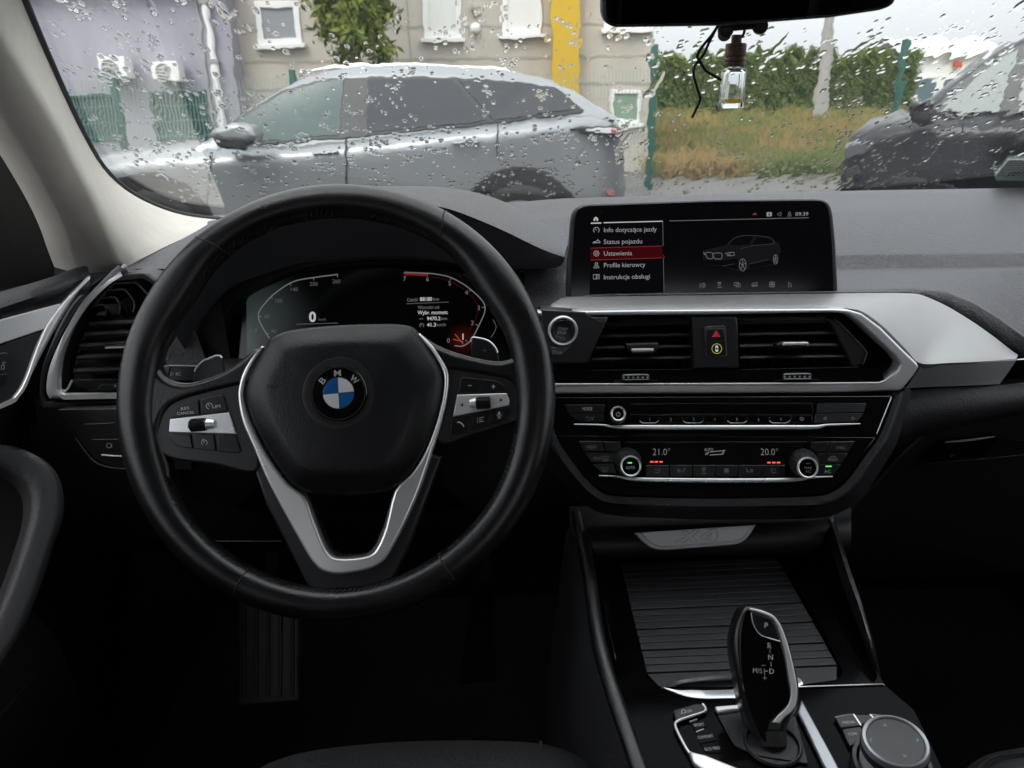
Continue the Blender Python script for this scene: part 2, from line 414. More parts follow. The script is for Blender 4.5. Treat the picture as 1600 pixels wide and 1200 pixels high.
# ---- instrument cluster
clus = T('instrument_cluster', 'digital instrument cluster showing 0 behind the steering wheel', 'instrument cluster', fr_c.P(575, 600))
cl_out = cr([(346, 540), (349, 505), (358, 482), (378, 465), (405, 449), (440, 431), (500, 414), (600, 406), (700, 411), (750, 430), (790, 465), (806, 505), (802, 545), (780, 590), (700, 615), (560, 620), (400, 612), (358, 585)], 4, True)
big = cr([(285, 560), (290, 500), (330, 440), (420, 395), (560, 375), (700, 380), (800, 420), (850, 480), (850, 600), (760, 660), (560, 670), (380, 660), (300, 620)], 4, True)
plate('frame', fr_c, [big, cl_out], -.02, .004, PLAST, clus, .002)
# display: left-end emission paints window reflection as well as backlight glow; red glow at the rev needle
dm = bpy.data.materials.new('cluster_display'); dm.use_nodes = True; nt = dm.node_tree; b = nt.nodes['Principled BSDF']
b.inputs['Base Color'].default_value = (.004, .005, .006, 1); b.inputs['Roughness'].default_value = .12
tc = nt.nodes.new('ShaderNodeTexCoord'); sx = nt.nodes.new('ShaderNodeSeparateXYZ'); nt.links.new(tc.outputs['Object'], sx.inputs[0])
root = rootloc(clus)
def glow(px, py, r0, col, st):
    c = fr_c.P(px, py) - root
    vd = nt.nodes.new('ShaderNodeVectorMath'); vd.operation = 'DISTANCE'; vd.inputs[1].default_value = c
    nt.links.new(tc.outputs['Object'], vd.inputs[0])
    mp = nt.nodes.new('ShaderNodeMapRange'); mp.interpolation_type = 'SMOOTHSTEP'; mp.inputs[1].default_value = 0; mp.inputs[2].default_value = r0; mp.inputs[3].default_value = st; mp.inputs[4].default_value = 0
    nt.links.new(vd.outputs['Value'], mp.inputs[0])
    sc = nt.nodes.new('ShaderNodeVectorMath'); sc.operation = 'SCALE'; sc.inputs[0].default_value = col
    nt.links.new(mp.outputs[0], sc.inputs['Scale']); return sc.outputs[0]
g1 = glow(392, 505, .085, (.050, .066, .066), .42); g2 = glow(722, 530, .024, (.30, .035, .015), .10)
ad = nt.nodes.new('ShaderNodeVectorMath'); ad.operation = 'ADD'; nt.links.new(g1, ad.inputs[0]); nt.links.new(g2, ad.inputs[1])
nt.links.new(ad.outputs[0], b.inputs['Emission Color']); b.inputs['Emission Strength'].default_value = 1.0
plate('glass', fr_c, cl_out, -.014, -.010, M('cluster_glass', (.008, .010, .011), .12, spec=.5), clus)
disp = rnd([(386, 640), (385, 466, 8), (408, 452, 10), (470, 425), (600, 410), (700, 415), (760, 445), (790, 500), (790, 640)])
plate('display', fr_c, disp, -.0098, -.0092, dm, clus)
fr_d = fr_c.shift(-.0090)
UIW = EM('display_white', (.78, .76, .80), .7); UIG = EM('display_grey', (.42, .42, .44), .40); UID = EM('display_dim', (.30, .31, .33), .33)
UIR = EM('display_red', (.75, .06, .07), .26); UIRD = EM('display_dark_red', (.14, .008, .008), .35); UIRO = EM('display_orange', (.80, .16, .08), .4)
lscale = cr([(421, 529), (411.7, 514), (405.5, 502), (403.6, 494), (405, 487), (410, 479), (423, 464), (438, 452), (453, 442.5), (467, 437.5), (490, 433.7), (527.5, 428.7)], 4)
rscale = cr([(631, 425.5), (668, 427), (684, 428.7), (698, 431.6), (708.5, 435.4), (722.5, 443), (735, 452), (747, 462.5), (755, 472), (758, 481), (756.5, 490), (752, 501), (738, 528.5), (730, 537), (721, 541), (710, 540)], 4)
strokes('speed_scale', fr_d, [lscale], 1.7, UIG, clus); strokes('rev_scale', fr_d, [rscale], 1.7, UIG, clus)
for tick in ([[(527.3, 428), (527.3, 433)], [(489.5, 434), (490.5, 438)], [(452.5, 443), (454.5, 446)], [(423, 464), (426, 466.5)], [(404, 494.5), (408.5, 494.5)], [(416, 522), (420, 521)], [(668, 427), (668, 431)], [(705, 434), (703.5, 437.5)], [(737, 452.5), (733, 455.5)], [(758, 480.5), (753, 480.5)], [(747, 508), (743, 507)], [(730, 534), (727.5, 531)]]): strokes('scale_tick', fr_d, [tick], 1.1, UIG, clus)
strokes('red_band', fr_d, [[(631, 428.2), (650, 428.7), (668, 429.8)]], 3.6, UIR, clus)
strokes('rev_underlight', fr_d, [cr([(672, 432), (700, 438), (722, 450), (738, 464), (747, 480), (742, 500), (733, 518)], 4)], 1.2, UIRD, clus)
strokes('needle', fr_d, [[(711, 522), (724, 538)], [(724, 534), (708, 530)]], 1.6, UIRO, clus)
for s, x, y, cap in (('260', 525.5, 439.5, 6), ('200', 490, 443.7, 6), ('140', 459, 452, 6), ('100', 435, 470, 6), ('60', 417, 494, 6), ('40', 427.5, 517.5, 6), ('7', 632, 435.5, 7), ('6', 668, 436, 7), ('5', 702.7, 442.8, 7), ('4', 729, 457, 7), ('3', 748, 481, 7), ('2', 738, 504.4, 7), ('0', 700.6, 532, 7)):
    text('scale_number', fr_d, s, x, y, cap, UID if cap == 6 else UIG, clus)
text('scale_number', fr_d, '1', 723.4, 526, 9, UIW, clus, bold=.02)
text('speed_readout', fr_d, '0', 488.3, 495, 15, UIW, clus, bold=.03)
text('unit', fr_d, 'km/h', 503.7, 499, 4.2, UID, clus)
strokes('rule', fr_d, [[(462.5, 506.7), (528, 504.7)], [(635, 474.6), (701, 472)]], 1.0, UID, clus)
strokes('small_scale', fr_d, [cr([(393, 515), (388.5, 521), (388, 527), (391, 535), (395, 542)], 4), cr([(770, 499), (775, 509), (773, 518), (767, 527)], 4)], 1.0, UID, clus)
text('scale_number', fr_d, '1', 400, 516, 4.5, UIG, clus, bold=.02)
for s, x, y, cap, w, m_, bo in (('Całość', 644.6, 468.4, 5.2, 17, UIG, 0), ('88180', 665.6, 467.2, 5.6, 19, UIW, .02), ('km', 681.4, 467.2, 5, 9, UIG, 0), ('Wartości od:', 670, 480, 5.2, 34, UIG, 0), ('Wybr. moment', 676, 488, 6, 47, UIW, .01), ('9470.2', 677.6, 497.6, 5.6, 21, UIW, .015), ('km', 694, 497.4, 5, 9, UIG, 0), ('41.3', 674.4, 507.4, 5.6, 14, UIW, .015), ('km/h', 689.6, 507.2, 5, 14, UIG, 0)):
    text('readout', fr_d, s, x, y, cap, m_, clus, w=w, rot=1, bold=bo)
strokes('trip_icon', fr_d, [[(655, 498.2), (661, 498.2)], circ(659, 508.6, 3.2, 14, a0=-50, a1=230), [(659, 508.6), (657.5, 506.5)]], .9, UIG, clus)

# ================================================================== steering wheel
W0 = atD(526.5, 621, .672)
FW = Fr(W0, (0, -math.cos(R_(26)), math.sin(R_(26))))
wheel = T('steering_wheel', 'black leather three-spoke steering wheel with silver V trim and round emblem', 'steering wheel', FW.w(0, 0, -.05))
RO = .190
bm = bmesh.new(); NS, NC = 192, 22; rings = []
def rim_shape(th):
    def g(c, s): 
        d = (math.degrees(th) - c + 180) % 360 - 180
        return math.exp(-(d / s) ** 2)
    w = .0298 + .0075 * (g(147, 14) + g(33, 14)) + .004 * (g(172, 12) + g(8, 12)) + .0035 * (g(196, 16) + g(-12, 16)) - .002 * g(-90, 26)
    return w
for i in range(NS):
    th = 2 * math.pi * i / NS; w = rim_shape(th); rc = RO - w / 2; ring = []
    for k in range(NC):
        ph = 2 * math.pi * k / NC
        ca, sa = math.cos(ph), math.sin(ph)
        e = .92
        rr = rc + w / 2 * math.copysign(abs(ca) ** e, ca); hh = .0150 * math.copysign(abs(sa) ** e, sa)
        ring.append(bm.verts.new(FW.w(rr * math.cos(th), rr * math.sin(th), hh)))
    rings.append(ring)
for i in range(NS):
    A, B = rings[i], rings[(i + 1) % NS]
    for k in range(NC): bm.faces.new((A[k], B[k], B[(k + 1) % NC], A[(k + 1) % NC]))
rim = obj('rim', bm, LEATHER, wheel, 80)
def rim_pt(deg, ph, d=0.0):
    th = R_(deg); w = rim_shape(th); rc = RO - w / 2
    return FW.w((rc + (w / 2 + d) * math.cos(ph)) * math.cos(th), (rc + (w / 2 + d) * math.cos(ph)) * math.sin(th), (.0150 + d) * math.sin(ph))
for deg in (57.5, 128.8, 243.2, 303):
    bm = bmesh.new()
    add_tube(bm, [rim_pt(deg + (2.0 * math.sin(k * math.pi / 14) if deg in (57.5, 128.8) else 0), -math.pi * .35 + k * 2 * math.pi * .85 / 28, -.0001) for k in range(29)], .0009, 6)
    obj('seam', bm, EMBOSS, rim, 60)
bm = bmesh.new()       # stitches along the inside of the rim
for a0, a1 in ((60, 126), (131, 165), (205, 241), (246, 300), (306, 348)):
    n = int((a1 - a0) / 1.6)
    for k in range(n):
        a = a0 + (a1 - a0) * k / n
        add_tube(bm, [rim_pt(a, 2.45, .0001), rim_pt(a + .5, 2.62, .0007), rim_pt(a + 1.1, 2.78, .0001)], .00045, 5)
tagged(obj('stitching', bm, M('black_thread', (.012, .012, .012), .6), rim, 60), kind='stuff')
# leather-wrapped upper spokes
def pxW(x, y, h=0.0): return FW.P(x, y, h)
webL = cr([(196, 560), (222, 548), (241, 566), (254, 586), (274, 596), (300, 596), (340, 583), (372, 564), (398, 543), (420, 560), (410, 600), (375, 603), (320, 616), (280, 628), (262, 640), (252, 660), (248, 685), (254, 706), (262, 728), (262, 752), (240, 772), (215, 740), (200, 640)], 4, True)
webR = cr([(640, 530), (656, 521), (676, 534), (702, 546), (740, 557), (776, 563), (800, 558), (815, 543), (824, 522), (845, 520), (858, 600), (850, 690), (832, 735), (808, 712), (808, 690), (812, 668), (814, 640), (808, 615), (795, 596), (760, 588), (700, 580), (660, 590)], 4, True)
for wb in (webL, webR): plate('spoke_arm', FW, wb, -.013, .0064, LEATHER, wheel, .0062, 5, smooth=80)
# lower black spoke frame with its window
frame_o = [(384, 700), (414.6, 788), (455, 866), (479, 914, 6), (492, 925, 8), (599, 921, 8), (613, 908, 6), (640, 852), (690, 714), (640, 700), (440, 700)]
frame_i = [(480, 770), (507, 843, 4), (518, 864, 9), (530, 869.5, 8), (571, 866, 8), (584, 855, 9), (598, 822, 4), (614, 765)]
plate('lower_spoke', FW, [rnd(frame_o), rnd(frame_i)], -.016, .0015, PLASTG, wheel, .003)
# button pods
podL = cr([(396, 600), (375, 589), (320, 603.5), (276, 616), (257, 627), (245, 643), (238, 667), (240, 690), (249, 707), (275, 718.5), (335, 726), (396, 738), (404, 700)], 4, True)
podR = cr([(676, 600), (694, 567.5), (732.5, 571.5), (769, 577), (795, 582.7), (808, 592), (820, 609.6), (824.5, 628), (821, 645), (811, 656), (789, 664.5), (732.5, 682), (690, 694), (672, 660)], 4, True)
pL = plate('left_button_pod', FW, podL, -.012, .0040, PLASTG, wheel, .0022, 3)
pR = plate('right_button_pod', FW, podR, -.012, .0040, PLASTG, wheel, .0022, 3)
def btn(parent, pts, h=.0056, mat=GLOSSB, bev=.0006): return plate('button', FW, rnd(pts), .001, h, mat, parent, bev)
b1 = btn(pL, [(266, 652.5), (268, 643, 4), (274, 635.5, 6), (283, 631.5), (310, 624.7), (311, 647.3)])
b2 = btn(pL, [(313.5, 624), (342, 617.2, 2), (349, 618.5, 4), (355.5, 642), (314.3, 647)])
b3 = btn(pL, [(263.6, 678.3), (297, 678.6), (300.5, 700.6), (280, 698.3, 6), (268, 690.5, 6)])
b4 = btn(pL, [(303, 678.6), (333.5, 678.8), (337, 704.6), (305.5, 701.2)])
b5 = btn(pL, [(339, 678.8), (367.5, 679.5), (376.3, 704, 4), (371, 708.2, 4), (341.5, 705.2)])
bl = plate('silver_bar', FW, rnd([(265.3, 654.9), (356.7, 644.5), (368.3, 678), (263.2, 675.6, 3)]), .001, .0064, BRUSH, pL, .0008)
b6 = btn(pR, [(716, 614), (720.2, 591.5, 2), (724, 589.2, 2), (750.2, 592), (750.2, 613)])
b7 = btn(pR, [(752.6, 592.2), (774, 594.6, 3), (785.5, 599.5, 6), (792, 612.3), (752.6, 613)])
b8 = btn(pR, [(707.3, 653), (734.4, 647.8), (734, 672.3), (707, 680.2, 4), (702.6, 677.5, 3)])
b9 = btn(pR, [(737, 647.4), (765, 641.6), (765, 663.3), (737.2, 671.4)])
b10 = btn(pR, [(767.8, 641), (796, 635.6), (795, 645, 4), (789, 654, 6), (780.5, 658.8), (767.8, 662.6)])
br = plate('silver_bar', FW, rnd([(714.4, 616.7), (791.8, 614.2, 2), (796.4, 625, 3), (795.4, 633.5, 2), (707.6, 651)]), .001, .0064, BRUSH, pR, .0008)
def thumb(parent, x0, x1, x2, y0, y1, flip):
    yc = (y0 + y1) / 2; h = .0064
    A, B = FW.P(x0, yc + (.6 if flip else 1.0), h), FW.P(x1, yc - (.6 if flip else 1.0), h)
    r = (FW.P(x0, y0, h) - FW.P(x0, y1, h)).length / 2
    bm = bmesh.new(); add_tube(bm, [A, A.lerp(B, .06), A.lerp(B, .94), B], [r * .8, r, r, r * .8], 24)
    d = obj('thumbwheel', bm, GLOSSB, parent, 50)
    bm = bmesh.new()
    for k in range(24):
        an = 2 * math.pi * k / 24
        for q in range(7):
            p = A.lerp(B, .14 + .12 * q); up_ = FW.v * math.cos(an) + FW.n * math.sin(an)
            bmesh.ops.create_cube(bm, size=.0011, matrix=Matrix.Translation(p + up_ * r))
    obj('knurl', bm, PLASTG, d, 0)
    C = FW.P(x2, yc + (.8 if flip else -.8) * 1.6, h); s = B if not flip else A
    bm = bmesh.new(); add_tube(bm, [s, s.lerp(C, .3), C], [r * .95, r * .92, r * .72], 8)
    obj('thumbwheel_end', bm, BRUSH, d, 30)
thumb(bl, 296.5, 323.5, 335.5, 654.5, 673, False)
thumb(br, 743.5, 767, 734, 620.5, 638.5, True)
hp = .0058
text('legend', FW, 'RES', 289, 638, 4.4, PRINT, b1, h=hp, rot=10, w=13); text('legend', FW, 'CANCEL', 290, 645.3, 4.4, PRINT, b1, h=hp, rot=5, w=27)
text('legend', FW, 'LIM', 338, 635, 4.6, PRINT, b2, h=hp, rot=4, w=12.5)
strokes('legend', FW, [circ(327, 634.3, 4.6, 16, a0=10, a1=260), [(327.5, 635), (325.5, 631.8)]], .9, PRINT, b2, h=hp)
strokes('legend', FW, [circ(319.3, 691.8, 4.4, 16, a0=-50, a1=230), [(319.5, 692), (318, 689.4)], [(316, 686.5), (318.5, 686.2)]], .9, PRINT, b4, h=hp)
strokes('legend', FW, [[(731, 602.6), (737, 602.4)]], 1.3, PRINT, b6, h=hp); strokes('legend', FW, [[(768, 604), (774, 604)], [(771, 601), (771, 607)]], 1.3, PRINT, b7, h=hp)
plate('legend', FW, [(719, 632.8), (723.5, 629.5), (723.5, 635.6)], .0060, .0066, EMBOSS, br); plate('legend', FW, [(781, 622), (781, 628), (785.5, 625)], .0060, .0066, EMBOSS, br)
strokes('legend', FW, [cr([(714.5, 660.5), (717, 659.3), (721, 661.5), (723.8, 664.6), (724.3, 667)], 4)], 1.7, PRINT, b8, h=hp)
strokes('legend', FW, [[(745.5, 653.6), (747, 653.3)], [(748.8, 652.9), (756, 651.6)], [(745.5, 656.8), (747, 656.5)], [(748.8, 656.2), (754, 655.2)], [(745.5, 660), (747, 659.6)], [(748.8, 659.3), (756, 657.8)]], 1.0, PRINT, b9, h=hp)
plate('legend', FW, rnd([(778.3, 643.6, 1.3), (781.3, 643, 1.3), (781.5, 648.5, 1.3), (778.5, 649, 1.3)]), .0056, .0059, PRINT, b10)
strokes('legend', FW, [circ(780, 647.6, 3.4, 12, a0=180, a1=360), [(780, 651), (780, 653.3)], [(777.8, 653.5), (782.2, 653)]], .8, PRINT, b10, h=hp)
# silver V trim
v_out = cr([(655, 519.5), (676, 540), (692, 564), (699.5, 580), (700.8, 600), (696.5, 630), (687, 670), (676, 704), (657.5, 760), (633.5, 816), (607, 866), (592, 882), (572, 891), (531, 897.5), (505, 893), (490, 881), (472, 853), (420, 757), (396.5, 702), (378.5, 660), (371.5, 625), (372.5, 603), (379.5, 580), (392, 559), (408, 539.5)], 3)
v_in = cr([(413, 542), (398.5, 561), (387, 582), (380.5, 603), (379.8, 625), (391, 661), (412, 704), (430, 731), (451, 758), (476.5, 778), (489, 812), (502.5, 847), (511, 863), (523, 872.3), (550, 873), (575, 868.6), (588, 857), (602, 823.5), (616.5, 767), (641, 742), (655.5, 721), (666.5, 700), (678.5, 668), (689, 631), (693.3, 602), (692.5, 584), (685.5, 567), (671, 545), (651, 524)], 3)
plate('spoke_trim', FW, v_out + v_in, -.002, .0076, SPOKE, wheel, .0022, 3)
# airbag cover: pillow
ab = cr([(414, 533), (425, 523), (446, 514.5), (490, 508.3), (540, 504.8), (600, 503.5), (624, 504.3), (641, 508), (652, 517), (671, 544), (685, 567), (691.5, 585), (692.3, 602), (688, 632), (678, 668), (665, 700), (653, 722), (638, 743), (617, 762), (592, 772.5), (550, 776), (508, 775), (478, 771), (452, 757), (431, 731), (413, 703), (392, 662), (380.5, 625), (381, 603), (387, 583), (398, 562)], 3, True)
abL = [Vector(FW.hit(x, y, .012)) for x, y in ab]; ctr = Vector(FW.hit(533, 632, .012))
bm = bmesh.new(); rows = []
prof = [(1.0, -.010), (1.0, .0035), (.990, .0065), (.972, .0090), (.945, .0110), (.90, .0132), (.84, .0157), (.775, .0180), (.735, .0190), (.69, .0195), (.55, .0203), (.40, .0209), (.25, .0212), (.10, .0213)]
for t, h in prof:
    rows.append([FW.w(*(ctr + (q - ctr) * t), h) for q in abL])
V = add_grid(bm, rows, True); bm.faces.new(V[-1])
cover = obj('airbag_cover', bm, AIRBAG, wheel, 80)
# emblem
E0 = Vector(FW.hit(529.4, 614.4, .0215)); mp_ = FW.mpp(529.4, 614.4, .0215)
RA = R_(4.0)
def e_loc(x, y): return (E0.x + (x * math.cos(RA) - y * math.sin(RA)) * mp_, E0.y + (x * math.sin(RA) + y * math.cos(RA)) * mp_)
lathe('emblem_recess', FW, E0.x, E0.y, [(57.2 * mp_, .0195), (57 * mp_, .0213), (55.5 * mp_, .02155), (48 * mp_, .0211), (0, .0211)], PLAST, cover, 64)
emb = lathe('emblem', FW, E0.x, E0.y, [(44 * mp_, .0205), (44 * mp_, .0217), (43 * mp_, .0223), (38 * mp_, .0225), (0, .0226)], GLOSS, wheel, 64)
lathe('ring', FW, E0.x, E0.y, [(42.3 * mp_, .0222), (41.9 * mp_, .0230), (40.6 * mp_, .0230), (40.1 * mp_, .0222)], CHROME, emb, 64)
lathe('ring', FW, E0.x, E0.y, [(25.2 * mp_, .0224), (25.0 * mp_, .0228), (24.2 * mp_, .0228), (24.0 * mp_, .0224)], CHROME, emb, 48)
for q, mt in ((0, WHITE), (1, BLUE), (2, WHITE), (3, BLUE)):
    pts = [e_loc(.35 if q in (0, 3) else -.35, .35 if q in (0, 1) else -.35)] + [e_loc(24.0 * math.cos(R_(90 * q + 1 + 88 * k / 14)), 24.0 * math.sin(R_(90 * q + 1 + 88 * k / 14))) for k in range(15)]
    plate('quarter', FW, [pts], .0222, .0229, mt, emb, .0002, 1, local=True)
strokes('cross', FW, [[(528 - 22, 616.2), (529.4, 614.4), (529.4 + 23.5, 612.6)]], .8, CHROME, emb, h=.0228)
for s, dx, dy, rt in (('B', -26, 19.5, 50), ('M', -2.2, 31.5, 3), ('W', 24.3, 21.5, -43)):
    text('letter', FW, s, 529.4 + dx, 614.4 - dy, 9.6, LETTER, emb, h=.0230, rot=rt, bold=.012, w={'B': 8.6, 'M': 11, 'W': 13}[s])
# embossed marks
for hx, hy, fl in ((427, 604, 1), (628.6, 590.5, -1)):
    strokes('embossed_horn', FW, [[(hx - 9 * fl, hy - 3.5), (hx - 5 * fl, hy - 1.5), (hx + 8 * fl, hy - 2), (hx + 8 * fl, hy + 1), (hx - 5 * fl, hy + .8), (hx - 9 * fl, hy + 3.5), (hx - 9 * fl, hy - 3.5)], circ(hx + 1, hy + 1, 4, 12, 3.2)], 1.1, EMBOSS, cover, h=.0200)
text('embossed_word', FW, 'AIRBAG', 537, 726, 10, EMBOSS, cover, h=.0202, w=50, rot=-.5)
# shift paddles behind the spokes
padL = rnd([(301, 600), (303, 586), (305.5, 576, 6), (315, 565, 8), (339, 555.3, 5), (346.5, 556.5, 5), (349, 572), (352, 600)])
padR = rnd([(736, 580), (736, 530, 4), (739, 527, 4), (760, 530.5, 12), (771, 538.5, 10), (777.5, 549, 8), (781, 572), (775, 590)])
for pts, nm in ((padL, 'left'), (padR, 'right')):
    p = plate('shift_paddle', FW, pts, -.030, -.026, PLASTG, wheel, .001)
    edge = [pxW(x, y, -.0262) for x, y in (pts[2:-3] if nm == 'left' else pts[1:-4])]
    tube('paddle_edge', edge, .0010, BRUSH, p, 6)
    if nm == 'right': strokes('legend', FW, [[(754, 547.5), (760, 547.5)], [(757, 544.5), (757, 550.5)]], 1.0, PRINTD, p, h=-.0258)

# steering column stalk and shroud
stalk = T('indicator_stalk', 'short black indicator stalk marked BC behind the left spoke', 'stalk', FW.P(285, 582, -.05))
FS = FW.shift(-.045)
st = plate('lever', FS, rnd([(236, 569, 2), (262, 570.5), (308, 571, 3), (330, 574), (330, 598), (262, 596), (236, 592, 3)]), -.012, 0, PLASTG, stalk, .002)
tube('bright_edge', [FS.P(264, 571.2, .0004), FS.P(308, 571.8, .0004)], .0005, PRINT, st, 6)
plate('end_block', FS, rnd([(259, 572, 1), (266, 572, 1), (262, 590, 1), (256, 590, 1)]), -.004, .0012, PLASTG, stalk, .0004)
text('legend', FS, 'BC', 278.5, 584.2, 4.6, PRINT, st, h=.0004); strokes('legend', FS, [[(266.5, 581.2), (266.5, 587), (271, 584), (266.5, 581.2)]], .8, PRINT, st, h=.0004)
sheet('column_shroud', [[atY(x, 560, .80) for x in (330, 450, 560, 680, 760)], [atY(x, y, .70) for x, y in ((400, 640), (460, 620), (540, 615), (620, 620), (690, 640))], [atY(x, y, .70) for x, y in ((400, 760), (460, 775), (540, 780), (620, 775), (690, 760))], [atY(x, 800, .88) for x in (360, 450, 560, 680, 740)]], PLAST, dash, 80)
# ================================================================== centre display
FSC = Fr(atD(1096, 460, .835), (0, -math.cos(R_(14)), math.sin(R_(14))))
scr = T('centre_display', 'wide black infotainment screen with a Polish menu standing on the dash', 'screen', FSC.P(1096, 462))
house = rnd([(884.4, 468), (887, 413), (891.5, 346), (894, 331, 9), (901, 322.5, 9), (914, 319, 6), (1120, 312), (1276, 310.4, 8), (1291, 312.5, 9), (1299, 322, 9), (1302, 336, 6), (1306.5, 381), (1310, 463)])
plate('housing', FSC, house, -.012, .004, PLASTG, scr, .0025, 3)
glass_o = rnd([(891, 466), (893.5, 413), (898, 345), (900.5, 331, 8), (907, 323.5, 8), (917, 321.5, 4), (1120, 314.5), (1275, 313, 8), (1287, 314.5, 8), (1294, 323, 8), (1297, 338, 5), (1300.5, 381), (1303.5, 461)])
plate('glass', FSC, glass_o, .003, .0048, M('screen_glass', (.004, .004, .005), .10, spec=.35), scr, .0004, 1)
fs = FSC.shift(.0050)
UIM = EM('screen_text', (.62, .60, .63), .52); UIM2 = EM('screen_white', (.75, .74, .76), .7); UIMD = EM('screen_dim', (.36, .36, .38), .45)
UIBG = EM('screen_panel', (.006, .0065, .009), .5); UIRB = EM('screen_red_field', (.085, .006, .008), .5); UIRL = EM('screen_red_line', (.62, .05, .05), .42)
CARB = EM('screen_car_body', (.022, .022, .026), .4); CARL = EM('screen_car_line', (.45, .46, .48), .35)
menu = plate('menu_panel', fs, [(923, 349), (1036, 346), (1038, 457), (921, 460)], 0, .0001, UIBG, scr)
plate('highlight', fs, [(923, 388), (1034.7, 384.8), (1035, 402.7), (922.5, 406.2)], .0002, .0003, UIRB, menu)
strokes('highlight_edge', fs, [[(923, 387.7), (1034.7, 384.5)], [(922.5, 406.4), (1035, 402.8)], [(1036, 398.6), (1038.3, 401.6), (1036, 404.6)]], 1.0, UIRL, menu, h=.0004)
strokes('top_rule', fs, [[(923, 348.8), (939.6, 348.3)]], 1.9, UIM2, menu, h=.0004); strokes('top_rule', fs, [[(943, 348), (1035.5, 345.6)]], 1.5, UIM2, menu, h=.0004)
strokes('side_rule', fs, [[(1035.6, 346), (1036.2, 384)], [(1036.5, 404), (1037.5, 457)]], .6, UIMD, menu, h=.0004)
strokes('row_rule', fs, [[(935, 369.2), (1027, 366.8)], [(935, 422.5), (1027, 420.5)]], .5, UIBG, menu, h=.0004)
plate('home_icon', fs, [(931, 338.3), (934.6, 341.4), (934.6, 345.3), (932.2, 345.2), (932.2, 342.4), (930, 342.4), (930, 345.3), (927.6, 345.4), (927.6, 341.6)], .0002, .0004, UIM2, menu)
for s, y, w in (('Info dotyczące jazdy', 358.6, 82.5), ('Status pojazdu', 377.2, 60), ('Ustawienia', 395.6, 44), ('Profile kierowcy', 413.8, 64.5), ('Instrukcja obsługi', 432.3, 72)):
    text('menu_line', fs, s, 943.4 + w / 2, y, 7.0, UIM, menu, h=.0005, w=w, rot=1.0)
ic = lambda paths, w=.9, m_=UIM: strokes('menu_icon', fs, paths, w, m_, menu, h=.0005)
ic([circ(931.8, 359.6, 4.4, 16, a0=-50, a1=230), [(932, 360), (930.3, 357.6)]])
ic([[(926, 379.5), (928, 377.8), (931, 377.4), (933, 376), (937, 376.6), (938, 379), (926, 379.5)], [(934, 376), (934, 373.5)]], 1.1)
ic([circ(931.8, 396, 4.3, 8) + [circ(931.8, 396, 4.3, 8)[0]], circ(931.8, 396, 1.8, 10) + [circ(931.8, 396, 1.8, 10)[0]]])
ic([circ(931.8, 412.3, 2.1, 12) + [circ(931.8, 412.3, 2.1, 12)[0]], [(927.3, 418.6), (928.5, 415.8), (935.2, 415.6), (936.4, 418.4), (927.3, 418.6)]])
ic([[(927, 429.2), (936.6, 428.9), (936.6, 435.5), (927, 435.8), (927, 429.2)], [(931.8, 429), (931.8, 435.7)], [(933.3, 431), (935.3, 431)], [(933.3, 433), (935.3, 433)]])
strokes('status_rule', fs, [[(1046, 345.2), (1264, 340.2)]], .9, UIMD, scr, h=.0002)
text('clock', fs, '09:39', 1253, 334.3, 5.8, UIM, scr, h=.0003, w=20, rot=1)
plate('status_icon', fs, rnd([(1198, 331.6, 1), (1206, 331.3, 1), (1206, 337.9, 1), (1198, 338.2, 1)]), .0001, .0003, UIM, scr)
text('status_icon', fs, '6', 1202, 334.7, 4.4, UIBG, scr, h=.0004, bold=.03)
strokes('status_icon', fs, [[(1215.5, 333.2), (1217.2, 333.2), (1220.3, 331), (1220.3, 338), (1217.2, 336), (1215.5, 336), (1215.5, 333.2)], circ(1233.6, 333, 1.8, 10) + [circ(1233.6, 333, 1.8, 10)[0]], [(1230.2, 337.8), (1231.5, 335.8), (1235.7, 335.7), (1237, 337.6), (1230.2, 337.8)]], .8, UIMD, scr, h=.0003)
strokes('status_icon', fs, [[(1176.6, 335.8), (1179.4, 333), (1182.2, 335.7)]], 1.0, EM('screen_orange', (.75, .16, .08), .7), scr, h=.0003)
z2 = lambda L: [(1080 + x / 6.154, 300 + y / 6.154) for x, y in L]
cpic = plate('car_picture', fs, z2([(110, 600), (130, 560), (260, 525), (350, 505), (420, 440), (520, 415), (660, 420), (760, 440), (850, 500), (862, 560), (840, 640), (830, 690), (790, 700), (560, 740), (500, 770), (440, 760), (300, 715), (130, 700), (112, 650)]), .0001, .0002, CARB, scr)
strokes('car_outline', fs, [z2(cr([(350, 505), (420, 440), (520, 417), (660, 422), (760, 442), (800, 480), (770, 500), (600, 515)], 4)), z2([(470, 545), (600, 515)]), z2([(300, 712), (420, 690)]), z2([(560, 690), (740, 650)])], .5, EM('screen_car_dim', (.2, .2, .22), .3), cpic, h=.0003)
plate('car_glass', fs, z2([(365, 505), (425, 447), (520, 424), (600, 424), (560, 500), (470, 515)]), .0002, .00028, UIBG, cpic); plate('car_glass', fs, z2([(592, 508), (625, 440), (670, 430), (755, 448), (785, 485), (760, 495)]), .0002, .00028, UIBG, cpic)
plate('car_shade', fs, z2([(120, 655), (300, 660), (440, 640), (460, 690), (440, 745), (300, 708), (130, 695)]), .0002, .00028, UIBG, cpic); plate('car_shade', fs, z2([(560, 700), (760, 655), (790, 690), (560, 735)]), .0002, .00028, UIBG, cpic)
strokes('grille', fs, [z2(cr([(142, 584), (200, 584), (212, 610), (200, 640), (160, 638), (144, 612)], 3, True)) + z2([(142, 584)]), z2(cr([(216, 590), (285, 588), (298, 615), (285, 643), (226, 640), (212, 612)], 3, True)) + z2([(216, 590)])], .9, CARL, cpic, h=.0003)
